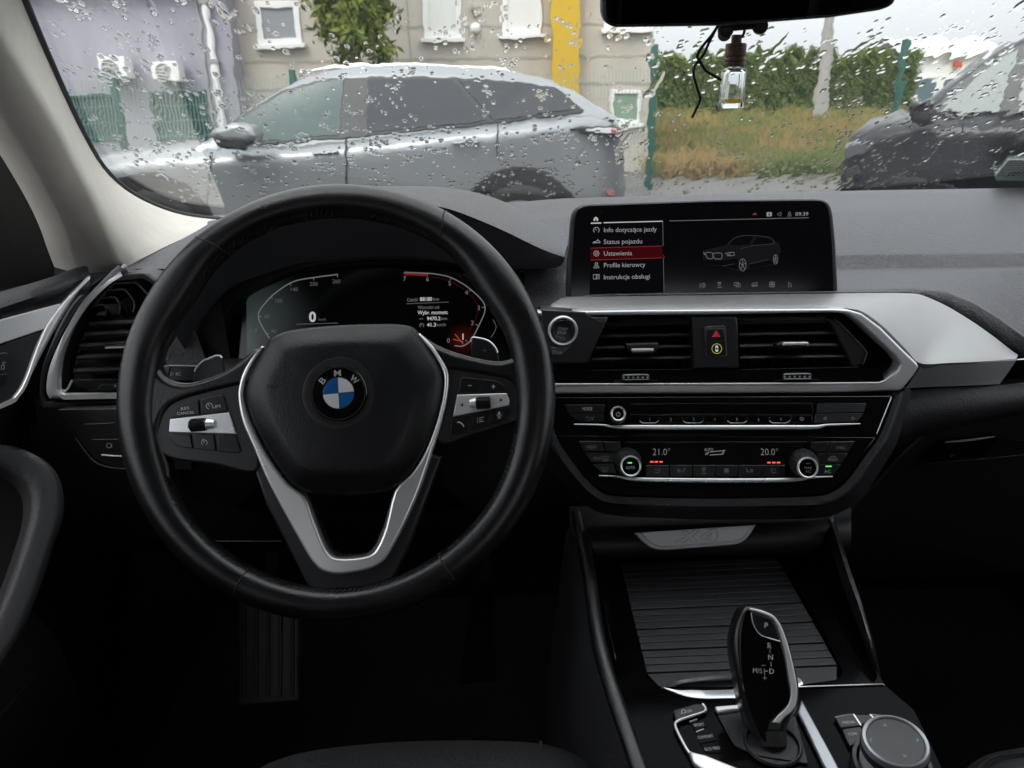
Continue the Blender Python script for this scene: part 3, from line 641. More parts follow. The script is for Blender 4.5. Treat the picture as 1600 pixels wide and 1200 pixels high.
strokes('headlight', fs, [z2([(325, 592), (365, 582), (412, 580), (418, 606), (390, 612), (345, 612)]), z2([(340, 604), (375, 600), (372, 588)]), z2([(118, 575), (130, 605)])], 1.1, CARL, cpic, h=.0003)
for cx, cy, rx, ry in ((495, 700, 32, 58), (811, 648, 20, 46)):
    w_ = [circ(cx, cy, rx, 20, ry) + [circ(cx, cy, rx, 20, ry)[0]]] + [[(cx, cy), (cx + rx * .9 * math.cos(R_(a)), cy - ry * .9 * math.sin(R_(a)))] for a in range(18, 378, 72)]
    strokes('wheel', fs, [z2(p) for p in w_], .8, CARL, cpic, h=.0003)
dk = lambda paths: strokes('shortcut_icon', fs, paths, 1.0, UIMD, scr, h=.0003)
dk([circ(1098.5, 445.8, 3.4, 10, a0=-90, a1=90) + [(1098.5, 442.4), (1098.5, 449.2)], [(1093, 443.5), (1096, 443.5)], [(1093, 446), (1096, 446)], [(1093, 448.4), (1096, 448.4)]])
dk([[(1121, 441.3), (1127, 441.1)], [(1122, 445.5), (1126, 445.4), (1125, 442), (1123, 442), (1122, 445.5)], [(1120.5, 449), (1128, 448.8)]])
dk([[(1147, 441.6), (1154, 441.3), (1154, 446), (1147, 446.3), (1147, 441.6)], [(1150, 443.8), (1157, 443.5), (1157, 448), (1150, 448.3), (1150, 443.8)]])
dk([[(1175, 447.2), (1175, 444), (1178, 442), (1183, 441.8), (1183, 447), (1175, 447.2)], [(1175, 445.7), (1183, 445.4)]])
dk([circ(1204.5, 442.2, 2, 8) + [circ(1204.5, 442.2, 2, 8)[0]], circ(1208.4, 442.4, 2, 8) + [circ(1208.4, 442.4, 2, 8)[0]], circ(1204.3, 446.4, 2, 8) + [circ(1204.3, 446.4, 2, 8)[0]], circ(1208.2, 446.6, 2, 8) + [circ(1208.2, 446.6, 2, 8)[0]]])
dk([[(1232.4, 440.6), (1236, 443.5), (1236.5, 448), (1232.2, 448.4), (1232.4, 440.6)]])

# ================================================================== silver centre trim
trim = T('silver_dash_trim', 'broad satin silver dash trim sweeping right below the screen', 'trim', atY(1200, 560, .75))
tb = [(858, 480, .757), (864, 474.5, .765), (872, 469.5, .778), (890, 464.5, .793), (1000, 462.5, .795), (1150, 460.5, .795), (1300, 458.5, .795), (1370, 457.5, .795), (1412, 458, .795), (1440, 461, .792), (1475, 476, .785), (1503, 492, .777), (1532, 511, .768), (1562, 533, .758), (1591, 556, .75)]
tf = [(854, 484, .742), (862, 483.5, .738), (876, 483.5, .737), (900, 484, .736), (1000, 483.2, .736), (1150, 482, .736), (1290, 481, .736), (1328, 482, .734), (1350, 488, .730), (1380, 510, .722), (1415, 545, .715), (1438, 567.5, .712), (1482, 567, .714), (1532, 565, .720), (1588, 561, .735)]
def PY(L): return [atY(*p) for p in L]
A_, B_ = PY(cr(tb, 4)), PY(cr(tf, 4))
up_ = lambda P, z, y=0: [p + Vector((0, y, z)) for p in P]
rows = [up_(A_, -.012, .004), up_(A_, -.002, .002), up_(A_, .0), mixrow(A_, B_, .1, .0012), mixrow(A_, B_, .5, .002), mixrow(A_, B_, .8, .0016), mixrow(A_, B_, .93, .0008), B_, up_(B_, -.0022, .0008), up_(B_, -.006, .004)]
sheet('upper_trim', rows, SILVERD, trim, 60)
lo_t = cr([(1439, 570, .7135), (1460, 569.3, .7135), (1482, 568.5, .7145), (1532, 566.5, .7205), (1588, 562.5, .735)], 4); lo_b = cr([(1416, 606, .733), (1440, 605, .734), (1470, 604, .735), (1522, 602, .738), (1562, 600, .745)], 4)
A2, B2 = PY(lo_t), PY(lo_b)
sheet('lower_trim', [up_(A2, .001, .0015), A2, mixrow(A2, B2, .08, -.0008), mixrow(A2, B2, .5, -.001), B2, up_(B2, -.004, .012)], SILVERL, trim, 50)
# passenger end piece: gloss strip beside the trim
A3 = PY(cr([(1589, 563, .736), (1620, 560, .74), (1680, 556, .75)], 3)); B3 = PY(cr([(1564, 600.5, .746), (1610, 597, .75), (1680, 592, .76)], 3))
sheet('end_strip', [A3, mixrow(A3, B3, .5, -.001), B3], GLOSS, trim, 50)
tube('end_strip_edge', up_(A3, .0005), .0008, BRUSH, trim, 6)

FV = Fr(atD(1120, 545, .752), (0, -math.cos(R_(8)), math.sin(R_(8))))
vent = T('centre_air_vents', 'pair of black slatted air vents framed in silver under the screen', 'air vent', FV.P(1120, 612))
ring_o = [(840, 487), (916, 486.2), (1000, 485), (1150, 483.8), (1300, 482.8), (1326, 484), (1347, 490), (1377, 512), (1411, 546), (1433, 567), (1436.5, 573), (1429, 586), (1411, 608), (1405, 611), (1290, 614.5), (1100, 615.5), (850, 616.5)]
ring_i = [(850, 601.5), (1100, 600.8), (1290, 600), (1374, 599.3), (1386, 593.5), (1403, 579.5), (1408, 570), (1398.5, 556), (1371, 531), (1340, 502), (1325, 491.8), (1309, 488.8), (1290, 488.6), (1150, 491), (1000, 492.6), (925, 493.3), (840, 494)]
plate('surround', FV, ring_o + ring_i, -.016, .003, SILVERL, vent, .0022, 3)
tube('lower_lip', [FV.P(x, y, .0036) for x, y in ((850, 600.6), (1100, 600), (1290, 599.2), (1374, 598.5), (1384, 594.5), (1394, 586))], .0011, BRUSH, vent, 8)
plate('recess', FV, [(840, 480), (1400, 480), (1430, 570), (1400, 620), (840, 620)], -.075, -.072, PLAST, vent)
wl = [(1332, 494), (1345, 504), (1376, 533), (1400, 558), (1408, 570.5), (1403, 580), (1386, 594)]
sheet('side_wall', [[FV.P(x, y, -.002) for x, y in wl], [FV.P(x - 14, y + 1, -.045) for x, y in wl]], PLASTG, vent, 60)
sheet('floor_panel', [[FV.P(x, y, .001) for x, y in ((850, 600), (1120, 599.5), (1384, 598))], [FV.P(x, y, -.002) for x, y in ((850, 579), (1120, 578), (1375, 575))], [FV.P(x, y, -.03) for x, y in ((850, 578), (1120, 577), (1372, 574))]], GLOSS, vent, 30)
def slat(fr, x0, y0, x1, y1, parent, depth=.030, th=.0016, mat=PLASTG, drop=.10, up=.012):
    a, b_ = fr.P(x0, y0, -.006), fr.P(x1, y1, -.006); bm = bmesh.new()
    back_ = -fr.n * depth + fr.v * (depth * drop)
    add_tube(bm, [a + back_ * .5, b_ + back_ * .5], [th, th], 4)
    bm.free(); bm = bmesh.new()
    sec = [(0, 0), (.0012, th), (.006, th * 1.5), (depth, th * .8), (depth, -th * .8), (.006, -th * 1.5), (.0012, -th)]
    R1 = [bm.verts.new(a - fr.n * d + fr.v * (h + d * drop)) for d, h in sec]; R2 = [bm.verts.new(b_ - fr.n * d + fr.v * (h + d * drop)) for d, h in sec]
    for k in range(7): bm.faces.new((R1[k], R1[(k + 1) % 7], R2[(k + 1) % 7], R2[k]))
    bm.faces.new(R1); bm.faces.new(list(reversed(R2)))
    return obj('slat', bm, mat, parent, 35)
for x0, y0, x1, y1 in ((948, 508.5, 1081, 505.5), (938, 526.5, 1082, 523.5), (932, 544.5, 1082, 542), (925, 562.5, 1083, 559.5), (1154, 505, 1296, 502.5), (1155, 523.5, 1306, 521), (1156, 541.5, 1316, 539.5), (1157, 559.8, 1326, 557.5)):
    slat(FV, x0, y0, x1, y1, vent)
for x0, x1 in ((940, 1080), (1158, 1320)):
    for k in range(5):
        x = x0 + 16 + (x1 - x0 - 20) * k / 4.4
        plate('rear_vane', FV, [(x, 496), (x + 1.5, 496), (x + 1.5, 578), (x, 578)], -.060, -.040, PLAST, vent)
plate('end_bracket', FV, rnd([(1291, 498.5), (1304, 499.3, 4), (1314, 505.5, 6), (1348, 540, 6), (1357, 551, 6), (1349, 571, 5), (1330, 574.5), (1323, 555), (1298, 507)]), -.030, -.003, PLASTG, vent, .002)
tube('bracket_edge', [FV.P(x, y, -.002) for x, y in ((1304, 499.8), (1313, 505.5), (1330, 523), (1350, 543.5), (1355, 551.5), (1348, 570))], .0007, DASH, vent, 6)
strokes('vent_floor_line', FV, [[(925, 578.3), (1081, 576.8)], [(1157, 577.4), (1342, 573.3)]], .8, DASH, vent, h=-.0015)
def tab(pts, bar):
    t = plate('vent_tab', FV, rnd(pts), -.010, .004, PLASTG, vent, .0025, 3)
    plate('tab_bar', FV, rnd(bar), .002, .0058, BRUSH, t, .0014, 3)
tab([(977.5, 536.7, 3), (1030, 535.5, 3), (1027, 549, 5), (1021, 554, 4), (987, 555, 5), (980, 548, 5)], [(986.5, 545, 2), (1022, 544.5, 2), (1021.5, 550, 2), (987, 550.6, 2)])
tab([(1212, 539, 4), (1221, 534.5, 3), (1264, 534, 3), (1267, 540, 3), (1262, 545, 4), (1218, 546, 4)], [(1224, 535, 1.5), (1263.5, 534.5, 1.5), (1264, 540, 2), (1223, 540.6, 2)])
hz = plate('switch_column', FV, rnd([(1081, 495), (1151, 494.6), (1153.4, 504), (1155.2, 575), (1083.4, 577)]), -.030, .0015, PLASTG, vent, .002)
hb = plate('switch_bezel', FV, rnd([(1101, 510, 4), (1134, 508.8, 4), (1136.8, 556.5, 4), (1103.5, 558.3, 4)]), 0, .0036, DASH, hz, .0008)
h1_ = plate('hazard_button', FV, rnd([(1106, 514.6, 4), (1131, 513.6, 4), (1133.5, 531.8, 1), (1104, 532.4, 1)]), .002, .0052, GLOSSB, hz, .0006)
h2_ = plate('parking_button', FV, rnd([(1103, 533.6, 1), (1133.8, 533, 1), (1134.6, 555, 3), (1105.5, 556.4, 3)]), .002, .0048, GLOSSB, hz, .0006)
RED = EM('hazard_red', (.85, .05, .09), .75); YEL = EM('parking_yellow', (.62, .62, .12), .8)
strokes('triangle', FV, [[(1112.8, 526), (1119, 516.8), (1125, 525.6), (1112.8, 526)], [(1115.6, 524.4), (1119, 519.6), (1122.3, 524.2), (1115.6, 524.4)], [(1117.6, 523.2), (1119, 521.4), (1120.4, 523.1)]], 1.1, RED, h1_, h=.0054)
strokes('ring_mark', FV, [circ(1120, 544.8, 7.6, 28) + [circ(1120, 544.8, 7.6, 28)[0]]], .8, YEL, h2_, h=.0050)
plate('car_mark', FV, rnd([(1117.8, 540, 1.5), (1122, 539.9, 1.5), (1122.3, 549.5, 1.5), (1118, 549.6, 1.5)]), .0047, .0050, EM('lit_white', (.7, .7, .7), .8), h2_)
plate('car_mark', FV, rnd([(1118.8, 543, .6), (1121.2, 543, .6), (1121.4, 546.5, .6), (1118.8, 546.6, .6)]), .0051, .0052, GLOSSB, h2_)
def roller(x0, x1, y0, y1):
    w_ = plate('thumbwheel', FV, rnd([(x0, y1), (x0 + 1, y0 + 2.5, 3), (x0 + 5, y0, 3), (x1 - 5, y0 - .5, 3), (x1 - .5, y0 + 2, 3), (x1, y1 - .6)]), -.01, .005, GLOSSB, vent, .0012)
    tube('thumbwheel_rim', [FV.P(x, y, .0052) for x, y in ((x0 + 2, y0 + 1.8), (x0 + 5, y0 + .8), (x1 - 5, y0 + .2), (x1 - 2, y0 + 1.2))], .0007, BRUSH, w_, 6)
    tube('thumbwheel_rim', [FV.P(x, y, .0052) for x, y in ((x0 + 2, y1 - .8), (x1 - 2, y1 - 1.4))], .0005, BRUSH, w_, 6)
    for k in range(6):
        x = x0 + 3.5 + (x1 - x0 - 7) * k / 5; y = (y0 + y1) / 2 + .4
        plate('pip', FV, [(x - 1.3, y - 1.3), (x + 1.3, y - 1.4), (x + 1.3, y + 1.2), (x - 1.3, y + 1.3)], .0045, .0058, PRINT, w_)
    strokes('slot_edge', FV, [[(x0 - 12, y1 + 1.3), (x0, y1 + .9)], [(x1, y1 + .3), (x1 + 12, y1 - .2)]], .9, DASH, vent, h=.002)
roller(971, 1015.5, 585, 594.2); roller(1222.6, 1269, 583.6, 593)
# start button panel
sp = plate('start_panel', FV, rnd([(846, 483.5), (856, 484.5), (914, 487.6), (924, 495, 2), (950.5, 495.8), (919, 567), (862, 568.5), (846, 540)]), -.03, .004, PLASTG, vent, .0015)
sb = plate('panel_facet', FV, [(925.5, 496), (950, 496.4), (946, 505), (933, 504)], .002, .0046, DASH, sp, .0004)
S0 = FV.hit(879.7, 517, .006); mpv = FV.mpp(879.7, 517, .006)
stb = T('start_button', 'round START STOP engine button with bright ring beside the steering wheel', 'button', FV.w(*S0, .004))
lathe('ring', FV, *S0, [(24 * mpv, .003), (23.6 * mpv, .0062), (22 * mpv, .0074), (19.5 * mpv, .0072), (18.4 * mpv, .005)], BRUSH, stb, 48)
bb = lathe('button_face', FV, *S0, [(18.4 * mpv, .003), (17.8 * mpv, .0064), (16.5 * mpv, .0070), (10 * mpv, .0066), (0, .0065)], GLOSSB, stb, 40)
text('legend', FV, 'START', 879.6, 514, 4.3, PRINT, bb, h=.0073, rot=-5, w=15.5); text('legend', FV, 'STOP', 877.8, 520, 4.3, PRINT, bb, h=.0073, rot=-5, w=14)
text('legend', FV, 'ENGINE', 875.8, 527, 3.8, PRINTD, bb, h=.0073, rot=-16, w=15.5)
ob = plate('off_button', FV, rnd([(858, 541), (866, 543), (884, 543, 6), (895.7, 531, 2), (893, 540, 3), (882, 552, 4), (875, 555.5, 3), (860, 552)]), .002, .0066, DASH, stb, .0008)
text('legend', FV, 'OFF', 874, 551.3, 3.4, PRINT, ob, h=.0069, rot=-8, w=9); strokes('legend', FV, [circ(866, 550, 2.6, 12) + [circ(866, 550, 2.6, 12)[0]]], .8, PRINT, ob, h=.0069)

# ================================================================== radio and climate panel
FRP = Fr(atD(1120, 690, .728), (0, -math.cos(R_(27)), math.sin(R_(27))))
panel_o = rnd([(862, 622), (1394, 619.5, 2), (1371, 680), (1347.5, 712), (1329, 738, 8), (1315, 754, 12), (1297, 767, 16), (1268, 773.5, 14), (1120, 776.5), (960, 772.5, 12), (935, 765, 14), (912, 743, 10), (886, 709.6), (862, 672)])
rad = T('radio_panel', 'gloss black strip of seven preset buttons with a small volume knob', 'radio', FRP.P(1120, 675))
cli = T('climate_panel', 'gloss black climate panel reading 21.0 and 20.0 between two knobs', 'climate panel', FRP.P(1120, 770))
split_l, split_r = (866, 678), (1369, 682)
plate('panel', FRP, rnd([(862, 621), (1394, 618.5, 2), (1369.5, 682), (866, 679.5)]), -.012, .002, GLOSS, rad, .0008)
plate('panel', FRP, rnd([(866, 680.5), (1369, 683), (1347.5, 712), (1329, 738, 8), (1315, 754, 12), (1297, 767, 16), (1268, 773.5, 14), (1120, 776.5), (960, 772.5, 12), (935, 765, 14), (912, 743, 10), (886, 709.6)]), -.012, .002, GLOSS, cli, .0008)
tube('edge_line', [FRP.P(x, y, .0022) for x, y in ((1393, 620.5), (1370, 678))], .0005, BRUSH, rad, 6)
def rb(par, pts, h=.0034, mat=GLOSSB): return plate('button', FRP, rnd(pts), .0005, h, mat, par, .0005)
def rt(par, s, x, y, cap=4.6, w=None, m_=PRINTD, h=.0036, **k): return text('legend', FRP, s, x, y, cap, m_, par, h=h, w=w, **k)
q = rb(rad, [(882.7, 632), (945, 632), (944, 645), (888.6, 645.8)]); rt(q, 'MODE', 917.6, 638.7, 5, 15.5, PRINT)
q = rb(rad, [(889, 647), (944, 646.4), (944, 659), (902, 658.4, 6)]); strokes('legend', FRP, [[(915, 652), (920, 651.5), (922, 656), (917, 656.5)], [(924, 651.5), (926, 657)], [(928, 651.5), (926, 654)]], 1.2, PRINTD, q, h=.0036)
edges = [985, 1031.5, 1066, 1100, 1134, 1168.5, 1203, 1237, 1270]
for i in range(8):
    a, b_ = edges[i] + .6, edges[i + 1] - .6
    q = rb(rad, [(a, 648), (b_, 648), (b_, 661.2), (a, 661.2)], .0028, GLOSS)
    if i < 7: rt(q, str(i + 1), (1014.8, 1048.4, 1083.5, 1116.7, 1151.5, 1185.3, 1220.3)[i], 655.5, 5, None, PRINTD, .0030)
    else: strokes('legend', FRP, [circ(1253, 654.6, 3, 14) + [circ(1253, 654.6, 3, 14)[0]], [(1250, 654.6), (1256, 654.6)], [(1253, 651.6), (1253, 657.6)]], .8, PRINTD, q, h=.0030)
plate('display_strip', FRP, [(986, 631), (1269, 629.5), (1270, 646.2), (985, 647)], .0005, .0026, GLOSS, rad, .0003)
for x0, x1 in ((1000, 1030), (1068, 1100), (1137, 1168), (1203, 1235)):
    tube('button_glint', [FRP.P(x, y, .003) for x, y in ((x0 - .5, 657.5), (x0 + 4, 660.8), (x1 - 6, 660.8), (x1 - 1, 657.5))], .00035, BRUSH, rad, 5)
q = rb(rad, [(1277.5, 631), (1353.6, 629.8), (1349.8, 643.8), (1276, 645.6)], .0036, PLASTG)
q = rb(rad, [(1275, 646.8), (1349.2, 645.2), (1344, 654, 3), (1338, 658.8, 3), (1272.4, 660.6)], .0036, PLASTG)
strokes('legend', FRP, [[(1291, 651.4), (1286.8, 653.8), (1291, 656.2), (1291, 651.4)], [(1331, 651), (1335.4, 653.4), (1331, 655.8), (1331, 651)]], .8, PRINT, q, h=.0038)
def strip(par, pts, fl=1.0):
    c = cr(pts, 5)
    return tube('chrome_strip', [FRP.P(p[0], p[1], .0036) for p in c], [p[2] * 6.6e-4 for p in c], BRUSH, par, 10, flat=.8, up=FRP.n)
strip(rad, [(897, 663, .9), (920, 663.4, 1.2), (941, 664.3, 1.5), (958, 666.7, 2.2), (978, 667.4, 3.2), (1060, 667.8, 3.4), (1140, 667.8, 3.4), (1220, 667.6, 3.3), (1272, 667.4, 3.0), (1291, 664.3, 1.8), (1315, 663.2, 1.5), (1344, 662.2, .8)])
strip(cli, [(936, 743.2, .9), (952, 743.8, 1.2), (966, 744.8, 1.6), (980, 747.6, 2.2), (1001, 749.2, 2.9), (1060, 750.2, 3.3), (1140, 750.8, 3.4), (1225, 750.2, 3.2), (1250, 748.8, 2.4), (1270, 746, 1.6), (1301, 744.8, .8)])
def knob(name, lab, x, y, r, hgt, par_loc, bx, by, br):
    t = T(name, lab, 'knob', FRP.P(bx, by, .002))
    m0 = FRP.mpp(x, y, hgt); a, b_ = FRP.hit(x, y, hgt); a2, b2_ = FRP.hit(bx, by, .003); m1 = FRP.mpp(bx, by, .003)
    # body from the panel up to the face, slightly tapering
    bm = bmesh.new(); n = 40; R0 = []; prof = [(br * m1, .002, 0), (br * m1, .006, .1), ((r + 2.2) * m0, hgt - .003, .85), ((r + 1.4) * m0, hgt - .001, 1)]
    for rr, h, t_ in prof:
        ca, cb = a2 + (a - a2) * t_, b2_ + (b_ - b2_) * t_
        R0.append([FRP.w(ca + rr * math.cos(2 * math.pi * k / n), cb + rr * math.sin(2 * math.pi * k / n), h) for k in range(n)])
    add_grid(bm, R0, True); obj('body', bm, PLASTG, t, 50)
    for k in range(36):
        an = 2 * math.pi * k / 36
        if math.sin(an) < -.4: continue
        p0 = FRP.w(a2 + (a - a2) * .15 + br * m1 * .995 * math.cos(an), b2_ + (b_ - b2_) * .15 + br * m1 * .995 * math.sin(an), .0065)
        p1 = FRP.w(a + (r + 2.3) * m0 * math.cos(an), b_ + (r + 2.3) * m0 * math.sin(an), hgt - .0034)
        tube('ridge', [p0, p1], .00028, PLAST, t, 4)
    lathe('ring', FRP, a, b_, [((r + 1.2) * m0, hgt - .002), ((r + .9) * m0, hgt), ((r - .3) * m0, hgt + .0009), ((r - 1.9) * m0, hgt + .0004), ((r - 2.2) * m0, hgt - .001)], BRUSH, t, 48)
    f = lathe('face', FRP, a, b_, [((r - 2.1) * m0, hgt - .001), ((r - 2.4) * m0, hgt - .0002), (0, hgt)], GLOSS, t, 40)
    return t, f
GRN = EM('led_green', (.10, .85, .12), 1.3); LRED = EM('led_red', (1.0, .13, .06), 1.3); LCD = EM('climate_digits', (.40, .41, .42), .5)
t, f = knob('volume_knob', 'small black volume knob with chrome ring and power mark', 966, 646.5, 11, .014, None, 966, 650, 12.5)
strokes('legend', FRP, [circ(966, 647.2, 3.2, 14, a0=120, a1=420), [(966, 642.8), (966, 646.5)]], .8, PRINT, f, h=.0143)
t, f = knob('temperature_knob', 'climate knob marked AUTO beside the 21.0 reading', 985.6, 728.5, 15.5, .020, None, 980, 720.5, 21.5)
plate('led', FRP, [(981, 722.1), (987.6, 722.1), (987.6, 724.2), (981, 724.2)], .0198, .0204, GRN, f); text('legend', FRP, 'AUTO', 985, 730.6, 4.4, PRINT, f, h=.0203, w=14)
t, f = knob('temperature_knob', 'climate knob marked MAX A/C beside the 20.0 reading', 1262.3, 730.8, 15.7, .020, None, 1255.5, 722.5, 22)
text('legend', FRP, 'MAX', 1263, 731, 4.2, PRINTD, f, h=.0203, w=12); text('legend', FRP, 'A/C', 1262.6, 736.6, 4.0, PRINTD, f, h=.0203, w=8.5); strokes('legend', FRP, [[(1259.5, 724), (1266, 724)]], 1.0, PRINTD, f, h=.0203)
for pts, s, x, y, w in (([(904.6, 689.6), (939.5, 689.4), (945, 705), (912, 704.6)], 'MENU', 924.3, 698.4, 15.5), ([(942, 690), (968, 690.6), (970.6, 700.5), (962.5, 706), (947.3, 705.6)], '', 0, 0, 0), ([(913.4, 706.8), (962, 708), (959.6, 722.4), (924, 722.4)], 'MAX', 933.5, 716, 12), ([(925, 724.4), (959, 724.4), (964, 739.6), (940, 739, 6)], '', 0, 0, 0),
                        ([(1269, 690.8), (1296.4, 690.4), (1291.6, 706), (1274.5, 706.4), (1267.5, 701)], '', 0, 0, 0), ([(1298.4, 690.4), (1334.6, 689.6), (1326, 705.8), (1293.4, 706.2)], 'SYNC', 1313.4, 699.6, 14.5), ([(1276.4, 708.2), (1325, 707.4), (1315, 724.2), (1279.4, 724.4)], '', 0, 0, 0), ([(1279.6, 726), (1314, 725.6), (1302, 743), (1275, 743.4)], 'A/C', 1293.3, 736.4, 10)):
    q = rb(cli, pts)
    if s: rt(q, s, x, y, 4.6, w, PRINT if s == 'A/C' else PRINTD)
    if pts[0][1] < 692: tube('bright_edge', [FRP.P(pts[0][0], pts[0][1] + .4, .0035), FRP.P(pts[1][0], pts[1][1] + .4, .0035)], .0004, DASH, q, 5)
for cx, cy in ((946, 716), (944.8, 733.6)):
    strokes('legend', FRP, [[(cx - 5.5, cy - 3), (cx + 5.5, cy - 3), (cx + 4, cy + 3.4), (cx - 4, cy + 3.4), (cx - 5.5, cy - 3)], [(cx - 2.4, cy - 1), (cx - 2.4, cy + 5)], [(cx, cy - 1), (cx, cy + 5)], [(cx + 2.4, cy - 1), (cx + 2.4, cy + 5)]], .9, PRINTD, cli, h=.0037)
strokes('legend', FRP, [cr([(1294, 719), (1296, 715.6), (1300, 713), (1304, 713.6), (1307, 716.5), (1307, 719), (1294, 719)], 3), [(1297, 717), (1304, 717)]], .9, PRINTD, cli, h=.0037)
plate('led', FRP, [(1290.4, 727.6), (1299.6, 727.4), (1299.6, 729.6), (1290.4, 729.8)], .0034, .0040, GRN, cli)
dsp = plate('display', FRP, rnd([(975, 690.5, 2), (1262, 690, 2), (1232, 725.5), (1008, 724.6)]), .0005, .0024, M('climate_glass', (.005, .005, .006), .10), cli, .0004)
rt(dsp, '21.0°', 1033.7, 706, 10.4, 27, LCD, .0026, bold=-.015); rt(dsp, '20.0°', 1202.3, 706, 10.4, 27, LCD, .0026, bold=-.015)
rt(dsp, 'AUTO', 1107.5, 702.6, 4.8, 14, LCD, .0026)
strokes('fan_bar', FRP, [[(1102, 711), (1105, 706.5)], [(1105, 710.6), (1107.5, 706)], [(1109, 706.3), (1133, 703.6), (1130, 709.6), (1109, 711)], [(1128.5, 708.5), (1131, 704.4)]], 1.2, LCD, dsp, h=.0026)
for xs3, y in (((1018.5, 1025.6, 1033), 721.6), ((1201.7, 1209.2, 1216.6), 722.8)):
    for x in xs3: plate('led', FRP, rnd([(x - 2.6, y - 1.2, .8), (x + 2.6, y - 1.2, .8), (x + 2.6, y + 1.2, .8), (x - 2.6, y + 1.2, .8)]), .0024, .0028, LRED, dsp)
be = [1008.5, 1046, 1082, 1117.5, 1153, 1190.5, 1227]
for i in range(6):
    a, b_ = be[i] + .7, be[i + 1] - .7
    q = rb(cli, [(a, 727), (b_, 727), (b_, 744.4), (a, 744.4)], .0036)
    tube('bright_edge', [FRP.P(a, 727.3, .0037), FRP.P(b_, 727.3, .0037)], .00035, DASH, q, 5)
    x = (a + b_) / 2; y = 735.5
    ik = {0: [[(x - 4, y + 3), (x + 2, y + 3), (x + 4, y - 4)], [(x - 3, y), (x - 3, y - 3)], [(x - .5, y), (x - .5, y - 3)]], 1: [[(x - 6, y - 2), (x - 1, y - 2)], [(x - 6, y), (x, y)], [(x - 6, y + 2), (x - 1, y + 2)], [(x + 2, y + 3), (x + 4, y), (x + 6, y - 4)]], 2: [circ(x - 1.6, y - 3.2, 1.6, 8), circ(x + 1.6, y - 3, 1.6, 8), circ(x, y - .6, 1.6, 8)], 3: [circ(x - 1.8, y - 1.6, 1.7, 8), circ(x + 1.8, y - 1.4, 1.7, 8), circ(x - 1.6, y + 2, 1.7, 8), circ(x + 1.8, y + 2, 1.7, 8)], 4: [[(x - 6, y - 4), (x - 4, y), (x - 2, y + 3)], [(x, y - 2), (x + 5, y - 2)], [(x, y), (x + 6, y)], [(x, y + 2), (x + 5, y + 2)]], 5: [[(x - 4, y - 4), (x - 2, y + 3), (x + 4, y + 3)], [(x + .5, y), (x + .5, y - 3)], [(x + 3, y), (x + 3, y - 3)]]}[i]
    strokes('legend', FRP, ik, .9, PRINTD, q, h=.0038)
    if i == 2: rt(q, 'OFF', x, y + 4.6, 3.2, 7, PRINTD, .0038)

# leather frame around the panel and the lower dash
inner = cr([(862, 660), (872, 690), (886, 711), (912, 745), (936, 767), (960, 775), (1040, 778), (1120, 779), (1268, 776), (1298, 769), (1317, 756), (1331, 739), (1350, 712), (1372, 681), (1396, 619)], 4)
mid = cr([(855, 665), (862, 694), (876, 716), (904, 752), (930, 776), (958, 786), (1040, 790), (1120, 791), (1270, 789), (1304, 782), (1327, 766), (1343, 746), (1364, 716), (1385, 684), (1410, 612)], 4)
outer = cr([(840, 680), (845, 710), (862, 735), (895, 770), (925, 795), (956, 805), (1040, 810), (1120, 812), (1272, 810), (1315, 800), (1345, 780), (1362, 756), (1384, 722), (1402, 690), (1424, 612)], 4)
I_, Mi, O_ = ([FRP.P(x, y, h) for x, y in resample(L, 70)] for L, h in ((inner, -.002), (mid, .003), (outer, -.018)))
I2 = [p + FRP.n * .004 for p in I_]; O2 = [p - FRP.n * .05 for p in O_]
sheet('panel_surround', [I_, I2, mixrow(I2, Mi, .6, 0), Mi, mixrow(Mi, O_, .35, .004), mixrow(Mi, O_, .7, .004), O_, O2], DASHDK, dash, 75)
pad_t = PY(cr([(1395, 613, .735), (1412, 611, .736), (1470, 606, .738), (1530, 603.5, .742), (1600, 598, .75), (1720, 588, .77)], 4))
pad_m = PY(cr([(1388, 640, .722), (1405, 638, .722), (1465, 632, .725), (1530, 624, .73), (1600, 616, .738), (1720, 605, .755)], 4))
pad_b = PY(cr([(1376, 684, .718), (1400, 682, .718), (1440, 668, .722), (1520, 653, .727), (1600, 637, .736), (1720, 622, .755)], 4))
pad_u = PY(cr([(1376, 700, .75), (1400, 697, .75), (1445, 682, .755), (1520, 665, .76), (1600, 650, .765), (1720, 634, .785)], 4))
sheet('knee_pad', [pad_t, mixrow(pad_t, pad_m, .5, .001), pad_m, mixrow(pad_m, pad_b, .5, .001), pad_b, mixrow(pad_b, pad_u, .2, -.003), pad_u], DASHDK, dash, 75)
FG = Fr(atY(1480, 740, .765), (-.10, -math.cos(R_(-14)), math.sin(R_(-14))))
glove = T('glovebox', 'black glovebox lid with recessed release handle', 'glovebox', FG.P(1480, 860))
lid = cr([(1310, 830), (1340, 788), (1375, 752), (1410, 713), (1445, 682), (1471, 670.5), (1527, 659), (1600, 648), (1700, 636)], 4)
L1 = [FG.P(x, y, 0) for x, y in lid]; L0 = [FG.P(x - 3, y - 3, -.012) for x, y in lid]
L2 = [FG.P(x + 40 * (1 - i / 32), 905 - i * .5, -.01) for i, (x, y) in enumerate(lid)]
sheet('lid', [L0, mixrow(L0, L1, .6, .001), L1, mixrow(L1, L2, .1, .001), mixrow(L1, L2, .5, 0), L2], DASHDK, glove, 60)
hd = plate('handle', FG, rnd([(1450, 723.5, 2), (1454, 713), (1474, 691, 5), (1559, 681.5, 4), (1543, 706, 5), (1531, 714.5, 6)]), .002, .007, GLOSS, glove, .0015)
tube('handle_edge', [FG.P(x, y, .0073) for x, y in ((1478, 690.8), (1515, 687.5), (1553, 682.4))], [.0008, .0014, .0007], BRUSH, hd, 6)
